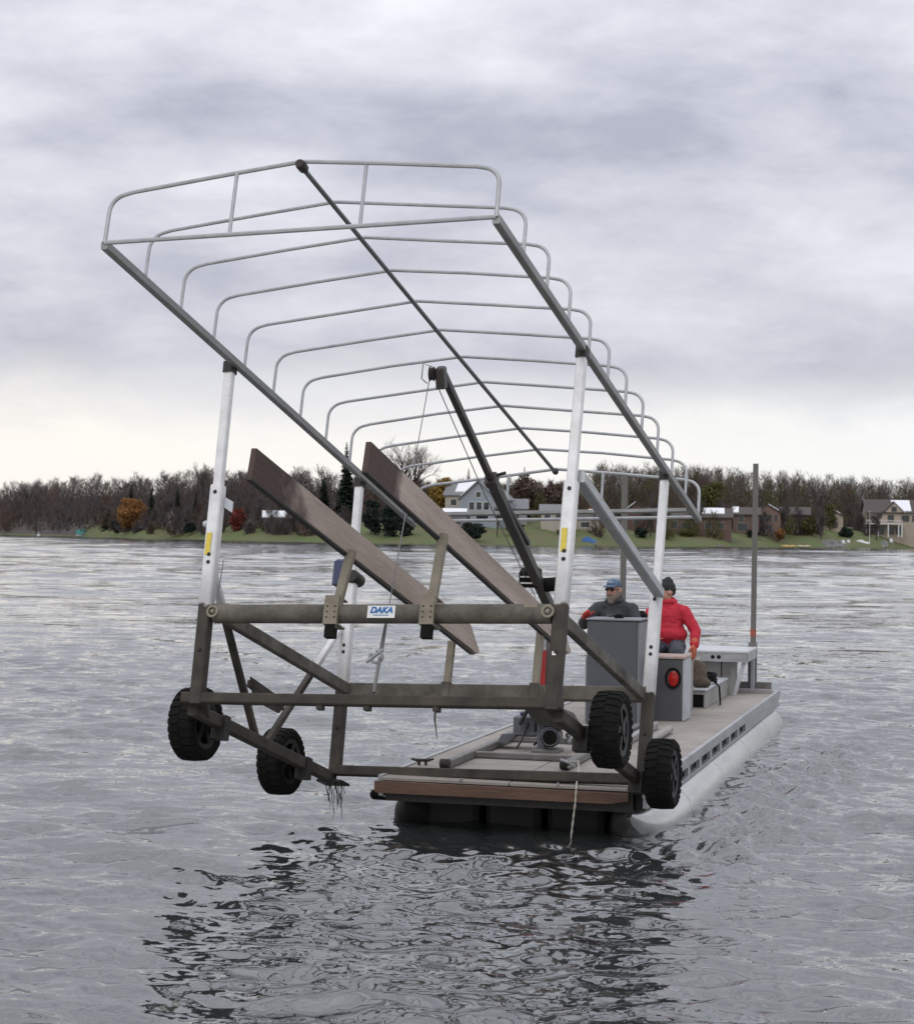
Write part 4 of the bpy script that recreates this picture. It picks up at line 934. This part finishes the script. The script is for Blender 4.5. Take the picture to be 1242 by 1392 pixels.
# trees one can tell apart
bare_tree(556, 66, 31, .70, 'broad bare tree with a round crown rising behind the bunk boards', TWIG3, 1)
bare_tree(276, 74, 19, .40, 'narrow bare tree left of the left near post', TWIG3, 2)
bare_tree(440, 70, 18, .45, 'bare tree beside the tall dark conifer', TWIG3, 3)
for i, (px, off, h, sp_, lb_) in enumerate(((860, 80, 18, .5, 'bare tree above the brown ranch house, left of the far canopy corner'), (938, 82, 22, .55, 'tall bare tree right behind the far end of the canopy'), (975, 76, 19, .5, 'bare tree just left of the stern pole'),
        (1062, 90, 21, .55, 'bare tree just right of the stern pole'), (1112, 95, 19, .5, 'bare tree above the olive garden shrub'), (1155, 96, 22, .55, 'tallest bare tree left of the large tan house'), (1200, 100, 19, .5, 'bare tree above the roof of the large tan house'), (1240, 96, 19, .5, 'bare tree at the right edge above the large tan house'),
        (36, 60, 21, .45, 'bare tree above the wood at the far left edge'), (62, 70, 18, .4, 'small bare tree second from the left edge'))):
    bare_tree(px, off, h, sp_, lb_, TWIG3 if i != 1 else TWIG2, 10+i)
leafy('willow_tree', 180, 14, 10.5, 12.5, RUST, 'rust orange willow by the water on the left shore', 21, 2600, .34, .22, droop=1.2)
leafy('maple_shrub', 325, 20, 6.2, 6.3, REDL, 'round dark red shrub right of the left near post', 22, 1500, .26, .05, cat='shrub')
leafy('golden_tree', 604, 62, 13.0, 10.5, GOLD, 'golden yellow tree left of the grey gabled house', 23, 2600, .34, .12)
leafy('orange_tree', 812, 58, 8.2, 6.2, ORNG, 'small bright orange tree seen under the canopy end', 24, 1500, .3, .15)
leafy('golden_tree', 1002, 52, 7, 5.0, GOLD, 'small yellow tree at the left end of the brick gable house', 25, 800, .3, .1)
leafy('garden_shrub', 1098, 26, 6.2, 6.5, OLIV, 'olive green garden shrub between the brick houses on the right', 26, 1300, .3, .05, cat='shrub')
leafy('golden_tree', 1128, 42, 9.0, 6.5, OLIV, 'thin olive gold tree left of the large tan house', 27, 900, .3, .2)
leafy('oak_tree', 760, 66, 13, 12, TWIG2, 'brown leaved oak behind the near right post', 28, 2600, .36, .12)
leafy('oak_tree', 716, 74, 13.5, 11, TWIG2, 'brown leaved oak behind the crane boom', 29, 2300, .36, .12)
leafy('oak_tree', 965, 66, 13, 11, OLIV, 'olive brown tree above the right end of the ranch house', 30, 2200, .36, .2)
for i, (px, off, h, wd, lb_) in enumerate(((178, 34, 13.5, 5.5, 'dark conifer directly behind the rust orange willow'), (206, 30, 13, 4.6, 'dark narrow conifer right of the rust orange willow'), (241, 24, 12.5, 5.4, 'dark conifer beside the white shed on the left shore'), (266, 26, 10.5, 4.6, 'small dark conifer left of the left near post'),
        (148, 20, 7, 6, 'low dark evergreen left of the rust orange willow'), (470, 50, 22, 9, 'tall dark conifer between the two bunk boards'), (636, 84, 14, 5, 'dark pointed conifer behind the golden tree'), (440, 52, 14, 6.5, 'dark conifer behind the left bunk board'),
        (712, 86, 15, 4.2, 'dark pointed conifer seen above the oaks by the crane boom'), (545, 60, 15, 6, 'dark conifer at the foot of the broad bare tree'))):
    conifer(px, off, h, wd, lb_, 40+i)
for i, (px, off, h, wd, lb_) in enumerate(((505, 15, 8.6, 6.5, 'dark rounded cedar right of the left far post'), (530, 13, 9.2, 7, 'dark rounded cedar in the middle of the cedar clump'), (552, 12, 7.2, 6, 'dark rounded cedar at the right end of the clump'), (640, 12, 4.2, 8, 'low dark shrub at the lawn below the grey house'),
        (1150, 22, 3.6, 6, 'low dark shrub left of the large tan house'), (1226, 20, 5.0, 6.5, 'dark red brown shrub before the large tan house'))):
    leafy('cedar_shrub', px, off, h, wd, CEDR if i != 5 else REDL, lb_, 60+i, 1600, .28, .0, cat='shrub')

for i, (px, off, h, sp_, lb_) in enumerate(((884, 22, 13, .45, 'bare tree on the lawn at the left part of the ranch house'), (906, 20, 11, .4, 'slim bare tree before the middle of the ranch house'), (950, 24, 13, .45, 'bare tree before the right part of the ranch house'), (988, 20, 12, .45, 'bare tree between the ranch house and the brick houses'),
        (1066, 22, 13, .45, 'bare tree between the red brick gable and the dark brick house'), (1116, 18, 12, .45, 'dark bare tree before the half hidden tan house'), (1192, 12, 12, .4, 'slim bare tree before the balcony of the large tan house'), (676, 18, 9, .4, 'small bare tree before the blue grey gabled house'), (228, 20, 12, .45, 'bare tree among the conifers on the left shore'), (300, 30, 13, .4, 'bare tree hidden behind the left near post'), (352, 26, 11, .4, 'bare tree left of the low grey cottage'), (402, 26, 13, .45, 'bare tree right of the low grey cottage'))):
    bare_tree(px, off, h, sp_, lb_, TWIG, 80+i)
for i, (px, off, h, wd, ma_, lb_) in enumerate(((872, 20, 2.6, 5, CEDR, 'low dark hedge at the left end of the ranch house'), (932, 22, 2.2, 6, OLIV, 'low olive hedge before the ranch house'), (976, 18, 3.2, 5, RUST, 'rusty shrub at the right end of the ranch house'), (1024, 22, 2.4, 5, CEDR, 'low dark hedge at the foot of the stern pole on the shore'), (1060, 20, 3.0, 4, RUST, 'rusty shrub beside the red brick gable'), (770, 18, 2.4, 6, OLIV, 'low olive hedge before the tan cottage'), (700, 22, 2.6, 6, CEDR, 'low dark hedge before the low dark grey house'), (160, 10, 4.5, 6, CEDR, 'dark brush at the foot of the rust orange willow'), (258, 14, 3.0, 5, CEDR, 'low dark brush below the small conifer'), (364, 18, 2.4, 5, OLIV, 'low olive brush left of the low grey cottage'), (420, 22, 4.0, 7, TWIG2, 'brown brush right of the low grey cottage'))):
    leafy('hedge_shrub', px, off, h, wd, ma_, lb_, 100+i, 700, .24, .0, cat='shrub')

# ------------------------------------------------------------------ houses
def hm(n, c): return mat(n, c, .8, 0, tuple(k*.82 for k in c), .8, .1, 6)
BTRIM = hm('brown_trim', (.26, .21, .17)); ROOFG = hm('roof_grey', (.20, .20, .21)); ROOFB = hm('roof_brown', (.085, .070, .064)); GLARE = mat('roof_glare', (.86, .87, .89), .7)  # last one: white that paints sky glare onto the roofs
PANE = mat('house_glass', (.03, .035, .04), .12); TRIM = mat('house_trim', (.72, .72, .70), .6)
def house(px, off, W_, D_, H_, rise, wall, roof, label, gable_front=False, wins=(), roof_glare=None, chim=None, rz=0., doors=(), base=0., name='house'):
    p = spot(px, off); e = empty(name, Matrix.Translation(p+Vector((0, 0, base-.3))) @ Matrix.Rotation(rz-math.atan2(p.x, p.y), 4, 'Z') @ Matrix.Scale(1.18, 4)); tag(e, label, 'house', 'houses on the far shore')
    mb = MB().box((-W_/2, -D_/2, -3.0), (W_/2, D_/2, H_+.3)); z = H_+.3; ov = .45
    if gable_front:
        mb.prism([(-W_/2, -D_/2, z), (W_/2, -D_/2, z), (0, -D_/2, z+rise)], (0, D_, 0))
    else: mb.prism([(-W_/2, -D_/2, z), (-W_/2, D_/2, z), (-W_/2, 0, z+rise)], (W_, 0, 0))
    mb.build('wall', wall, e)
    for s in (-1, 1):
        if gable_front:
            a = Vector((s*(W_/2+ov), -D_/2-ov, z-rise*ov/(W_/2))); b_ = Vector((0, -D_/2-ov, z+rise)); L_ = Vector((0, D_+2*ov, 0))
        else:
            a = Vector((-W_/2-ov, s*(D_/2+ov), z-rise*ov/(D_/2))); b_ = Vector((-W_/2-ov, 0, z+rise)); L_ = Vector((W_+2*ov, 0, 0))
        up = Vector((0, 0, .22)); ro = MB().prism([a, b_, b_+up, a+up], L_).build('roof', roof, e)
        if roof_glare and (s in roof_glare):
            t0, t1, l0, l1 = roof_glare[s]; u2 = up+Vector((0, 0, .02)); pa = a.lerp(b_, t0)+u2+L_*l0; pb = a.lerp(b_, t1)+u2+L_*l0
            MB().prism([pa, pb, pb+Vector((0, 0, .2)), pa+Vector((0, 0, .2))], L_*(l1-l0)).build('glare_patch', GLARE, ro)  # bright sky reflected by the roof slope, painted as a thin white slab
    if chim is not None:
        MB().box((chim-.45, -.4, z), (chim+.45, .4, z+rise+1.0)).build('chimney', ROOFB, e)
    for (x, zz, ww, hh) in wins:
        wv = MB(); y = -D_/2-.06
        wv.box((x-ww/2-.12, y, zz-.12), (x+ww/2+.12, y+.055, zz)); wv.box((x-ww/2-.12, y, zz+hh), (x+ww/2+.12, y+.055, zz+hh+.12)); wv.box((x-ww/2-.12, y, zz), (x-ww/2, y+.055, zz+hh)); wv.box((x+ww/2, y, zz), (x+ww/2+.12, y+.055, zz+hh))
        o = wv.build('window', TRIM if wall in (HTAN, HGREY, HWHT) else BTRIM, e); MB().box((x-ww/2, -D_/2-.025, zz), (x+ww/2, -D_/2-.005, zz+hh)).build('pane', PANE, o)
    for (x, ww, hh) in doors: MB().box((x-ww/2, -D_/2-.05, .3), (x+ww/2, -D_/2-.004, .3+hh)).build('door', PANE, e)
    return e
HGREY = hm('siding_blue_grey', (.30, .33, .37)); HTAN = hm('siding_tan', (.42, .38, .31)); HBRK = hm('brick_brown', (.135, .085, .070)); HBRK2 = hm('brick_red', (.20, .13, .10)); HWHT = hm('siding_white', (.62, .62, .61)); HTAN2 = hm('stone_tan', (.40, .335, .265)); HGRY2 = hm('siding_grey', (.30, .30, .30))
house(661, 48, 9, 9, 5.4, 3.8, HGREY, ROOFG, 'blue grey gabled lake house with glare-white roof slope behind the crane boom', True, [(-1.6, 3.2, 1.3, 1.7), (.2, 3.2, 1.3, 1.7), (2, 3.2, 1.3, 1.7), (-2.6, .6, 1.6, 2.0), (1, .6, 3, 2.0), (0, 6.0, 1.2, 1.2)], {-1: (.15, .95, .0, .9)}, base=.4, rz=R(-24))
house(634, 60, 8, 8, 5.2, 2.8, HTAN, ROOFG, 'tan house with glare-white roof partly hidden by the blue grey gabled house', False, [(-2, 3, 1.4, 1.4), (1, 3, 1.4, 1.4)], {-1: (.2, .95, .3, 1)}, base=1.0, rz=R(-15))
house(618, 36, 5, 5, 2.6, 1.0, HGRY2, ROOFG, 'small grey garage with glare-white flat roof left of the blue grey house', False, [(0, .8, 2.5, 1.2)], {-1: (.1, .95, .05, .95)}, base=.2)
house(692, 50, 8, 7, 3.4, 2.0, HGRY2, ROOFG, 'low dark grey house just right of the blue grey gabled house', False, [(-2, 1.2, 1.2, 1.3), (1.5, 1.2, 1.2, 1.3)], base=.3)
house(752, 26, 5.4, 6, 4.6, 1.4, HTAN, ROOFG, 'two storey tan cottage behind the near right post', False, [(-1.3, 3.1, 1.4, 1.3), (1.2, 3.1, 1.4, 1.3)], base=.0)
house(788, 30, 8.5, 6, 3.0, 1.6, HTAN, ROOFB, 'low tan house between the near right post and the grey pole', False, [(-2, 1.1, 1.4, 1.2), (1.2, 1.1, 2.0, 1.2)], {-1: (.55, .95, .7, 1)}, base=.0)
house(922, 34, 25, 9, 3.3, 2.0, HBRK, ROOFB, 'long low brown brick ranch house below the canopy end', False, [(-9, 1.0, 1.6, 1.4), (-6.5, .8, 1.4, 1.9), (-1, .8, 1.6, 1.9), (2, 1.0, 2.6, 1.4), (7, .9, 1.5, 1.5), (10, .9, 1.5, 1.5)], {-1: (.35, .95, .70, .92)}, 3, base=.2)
house(865, 42, 5, 5, 4.2, 1.9, HBRK, ROOFB, 'brown brick wing with glare-white roof slope at the left of the ranch house', True, [(0, 1.2, 1.4, 1.6)], {-1: (.1, .9, .0, .8)}, base=.2)
house(1014, 36, 6.5, 7, 4.4, 1.6, HBRK, ROOFB, 'brown brick house with glare-white roof corner left of the stern pole', False, [(-1.2, 2.8, 1.2, 1.5), (-.9, .5, 2.6, 1.9)], {-1: (.2, .95, .0, .25)}, base=.1)
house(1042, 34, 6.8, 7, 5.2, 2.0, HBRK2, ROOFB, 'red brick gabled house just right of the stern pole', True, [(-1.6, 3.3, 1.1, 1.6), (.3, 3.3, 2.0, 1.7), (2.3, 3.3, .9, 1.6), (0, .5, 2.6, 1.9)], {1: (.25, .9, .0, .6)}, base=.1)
house(1080, 40, 7.5, 7, 4.6, 1.8, HBRK, ROOFB, 'dark brick house behind the olive garden shrub', False, [(-2, 3, 1.4, 1.3), (-1.5, .6, 2.6, 1.8)], base=.1)
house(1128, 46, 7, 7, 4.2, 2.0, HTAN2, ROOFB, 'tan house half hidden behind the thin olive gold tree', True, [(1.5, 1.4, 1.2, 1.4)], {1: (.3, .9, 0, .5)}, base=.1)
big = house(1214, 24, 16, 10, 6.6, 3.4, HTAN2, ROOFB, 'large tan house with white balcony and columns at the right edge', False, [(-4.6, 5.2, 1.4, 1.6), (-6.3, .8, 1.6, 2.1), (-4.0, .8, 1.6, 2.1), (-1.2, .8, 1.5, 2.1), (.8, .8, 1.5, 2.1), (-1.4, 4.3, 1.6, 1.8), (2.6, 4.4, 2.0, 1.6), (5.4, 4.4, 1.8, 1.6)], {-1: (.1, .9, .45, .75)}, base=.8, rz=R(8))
MB().prism([(-3.2, -5.6, 6.9), (2.0, -5.6, 6.9), (-.6, -5.6, 9.6)], (0, 5, 0)).build('dormer', HTAN2, big)
MB().prism([(-3.6, -5.9, 6.75), (-.6, -5.9, 9.7), (-.6, -5.9, 9.95), (-3.6, -5.9, 7.0)], (0, 5.3, 0)).build('dormer_roof', ROOFB, big)
MB().prism([(2.4, -5.9, 6.75), (-.6, -5.9, 9.7), (-.6, -5.9, 9.95), (2.4, -5.9, 7.0)], (0, 5.3, 0)).build('dormer_roof', TRIM, big)
MB().box((-1.3, -5.66, 7.1), (.1, -5.605, 8.4)).build('window', PANE, big)
MB().box((-8.6, -7.8, 3.5), (1.5, -5.05, 3.75)).build('balcony', TRIM, big)
for x in (-8.4, -5.2, -2.4, .4, 1.3): MB().box((x-.16, -7.75, 0), (x+.16, -7.45, 3.5)).build('column', TRIM, big)
rl = MB().box((-8.6, -7.8, 4.55), (1.5, -7.7, 4.68)).build('railing', TRIM, big)
for x in np.arange(-8.5, 1.5, .7): MB().box((x-.05, -7.78, 3.75), (x+.05, -7.72, 4.55)).build('baluster', TRIM, rl)
house(380, 30, 7.0, 6, 2.2, 1.3, HGRY2, GLARE, 'low grey cottage with glare-white roof behind the left bunk board', False, [(-2, .9, 1.8, 1.2), (1.5, .9, 2, 1.2)], base=.0)
house(233, 40, 2.4, 2.4, 2.6, 1.0, HWHT, ROOFG, 'small white shed among conifers on the left shore', True, [(0, 1, .7, .8)], base=.2, name='shed')
house(281, 22, 2.0, 2.0, 1.8, .8, HWHT, ROOFG, 'small white shed just left of the left near post', True, [(0, .8, .6, .7)], base=.1, name='shed')

# ------------------------------------------------------------------ things at the far waterline
def tarp_boat(name, px, off, ln, ht, ma, label):
    p = spot(px, off); e = empty(name, Matrix.Translation(p)); tag(e, label, 'boat', None)
    h = MB(); n = 9; vs = []
    for i in range(n):
        t = i/(n-1); x = (t-.5)*ln; k = math.sin(min(1, t*1.5+.25)*math.pi/2); 
        vs += [(x, -1.1*k, .75), (x, -.75*k, .15), (x, .75*k, .15), (x, 1.1*k, .75)]
    fs = [(i*4+j, i*4+j+1, i*4+j+5, i*4+j+4) for i in range(n-1) for j in range(3)]+[(0, 1, 2, 3), tuple((n-1)*4+j for j in (3, 2, 1, 0))]
    h.add(vs, fs).build('hull', TRIM, e)
    c = MB(); vs = []
    for i in range(n):
        t = i/(n-1); x = (t-.5)*ln*1.01; k = math.sin(min(1, t*1.5+.25)*math.pi/2); top = ht*(.62+.38*math.sin(math.pi*min(1, t*1.2+.05)))*(1+.05*math.sin(i*2.1))
        vs += [(x, -1.15*k, .55), (x, -.95*k, .8+.25*(top-.8)), (x, -.4*k, top), (x, .4*k, top), (x, .95*k, .8+.25*(top-.8)), (x, 1.15*k, .55)]
    fs = [(i*6+j, i*6+j+1, i*6+j+7, i*6+j+6) for i in range(n-1) for j in range(5)]+[tuple(range(6)), tuple((n-1)*6+j for j in range(5, -1, -1))]
    c.add(vs, fs).build('tarp', ma, e, True)
TEAL = mat('teal_tarp', (.055, .26, .22), .7, 0, (.04, .2, .17), 2, .3, 3); BTAR = mat('blue_tarp', (.03, .12, .30), .7, 0, (.02, .09, .24), 2, .3, 3)
tarp_boat('covered_boat', 115, 2, 5.6, 2.6, TEAL, 'boat under a teal green cover on the left shore')
tarp_boat('covered_boat', 801, 3, 3.4, 2.1, BTAR, 'boat under a bright blue cover on the lawn')
def kayak(px, off, ln, col, label, rz=0.):
    p = spot(px, off); e = empty('kayak', Matrix.Translation(p+Vector((0, 0, .35))) @ Matrix.Rotation(rz, 4, 'Z')); tag(e, label, 'kayak')
    MB().tube([(-ln/2, 0, .18), (-ln*.4, 0, .05), (-ln*.2, 0, 0), (ln*.2, 0, 0), (ln*.4, 0, .05), (ln/2, 0, .18)], [.03, .22, .38, .38, .22, .03], 12).build('hull', mat('kayak_'+label.split()[0], col, .4), e, True)
    MB().tube([Vector((math.cos(a)*.45, math.sin(a)*.22, .33)) for a in np.linspace(0, 6.283, 17)], .05, 6).build('cockpit_rim', RUBBER, e, True)
kayak(1073, 1.5, 4.6, (.62, .45, .15), 'yellow kayak pulled up on the right shore')
kayak(1093, 1.5, 4.2, (.55, .47, .33), 'cream kayak lying right of the yellow kayak')
kayak(975, 1.5, 2.6, (.12, .14, .22), 'dark blue kayak on the bank left of the stern pole')
def chair(px, off, label):
    p = spot(px, off); e = empty('lawn_chair', Matrix.Translation(p)); tag(e, label, 'chair', 'white lawn chairs on the right shore')
    MB().box((-.45, -.4, .45), (.45, .45, .55)).build('seat', TRIM, e); MB().prism([(-.45, .4, .5), (.45, .4, .5), (.45, .75, 1.6), (-.45, .75, 1.6)], (0, .08, 0)).build('backrest', TRIM, e)
    for x in (-.4, .4):
        for y in (-.35, .4): MB().box((x-.05, y-.05, -.1), (x+.05, y+.05, .45)).build('leg', TRIM, e)
chair(1147, 7, 'left white lawn chair on the stony slope below the large tan house'); chair(1154, 7.5, 'middle white lawn chair on the stony slope'); 
chair(1212, 12, 'white lawn chair directly below the balcony of the large tan house')
tarp_boat('covered_boat', 1172, 6, 4.2, 1.9, mat('white_cover', (.66, .67, .66), .6), 'boat under a white cover below the large tan house')
# riprap slope: loose stones
STONE = mat('riprap', (.24, .235, .22), .9, 0, (.15, .145, .14), 1.5, .3, 4)
rr_ = MB(); rnd = random.Random(3)
for i in range(420):
    px = rnd.uniform(1118, 1206); of = rnd.uniform(.5, 16); p = spot(px, of); s = rnd.uniform(.35, .95); rr_.ell(p+Vector((0, 0, .1)), (s, s*.8, s*.55), Euler((rnd.random(), rnd.random(), rnd.random()*3)).to_matrix(), 6, 4)
tag(rr_.build('riprap', STONE, None), 'grey stones on the slope below the large tan house', 'stones', None, 'stuff')
# stones at the water's edge elsewhere
rr_ = MB()
for i in range(1500):
    px = rnd.uniform(110, 1400); p = spot(px, rnd.uniform(-.3, 1.2)); jig = math.sin(px*.031)*.5+math.sin(px*.083+1)*.3+math.sin(px*.21)*.15; p.y += jig*8; s = rnd.uniform(.2, .5)
    rr_.ell(p+Vector((0, 0, -.05)), (s*1.3, s, s*.7), None, 6, 4)
tag(rr_.build('shore_stones', mat('shore_stone', (.12, .105, .085), .9, 0, (.07, .06, .05), 1.), None), 'brown stones along the far waterline', 'stones', None, 'stuff')
fpz = spot(1182, 4); fl = empty('flag_pole', Matrix.Translation(fpz)); tag(fl, 'thin pale flag pole at the water below the large tan house', 'pole')
MB().tube([(0, 0, -.5), (0, 0, 11)], [.10, .06], 8).build('shaft', TRIM, fl); MB().ell((0, 0, 11.05), .14, seg=8, rings=6).build('finial', TRIM, fl)
dk = spot(78, -6); pier = empty('pier', Matrix.Translation((dk.x, dk.y, 0))); tag(pier, 'low grey pier on the far left shore', 'pier')
for i in range(20): MB().box((-9+i*.9, -.8, .45), (-9+i*.9+.86, .8, .55)).build('plank', BLOCK, pier)
for x in (-8.5, -3, 3, 8.5): MB().tube([(x, -.7, -1), (x, -.7, .9)], .08, 8).build('pile', BLOCK, pier)
bu = spot(53, -10); by_ = empty('buoy', Matrix.Translation((bu.x, bu.y, 0))); tag(by_, 'white buoy floating off the far left shore', 'buoy')
MB().lathe([(.05, -.5), (.6, -.3), (.7, .1), (.5, .5), (.18, .8), (.12, 1.7), (.02, 1.8)], (0, 0, 0), (0, 0, 1), 14).build('float', TRIM, by_, True)
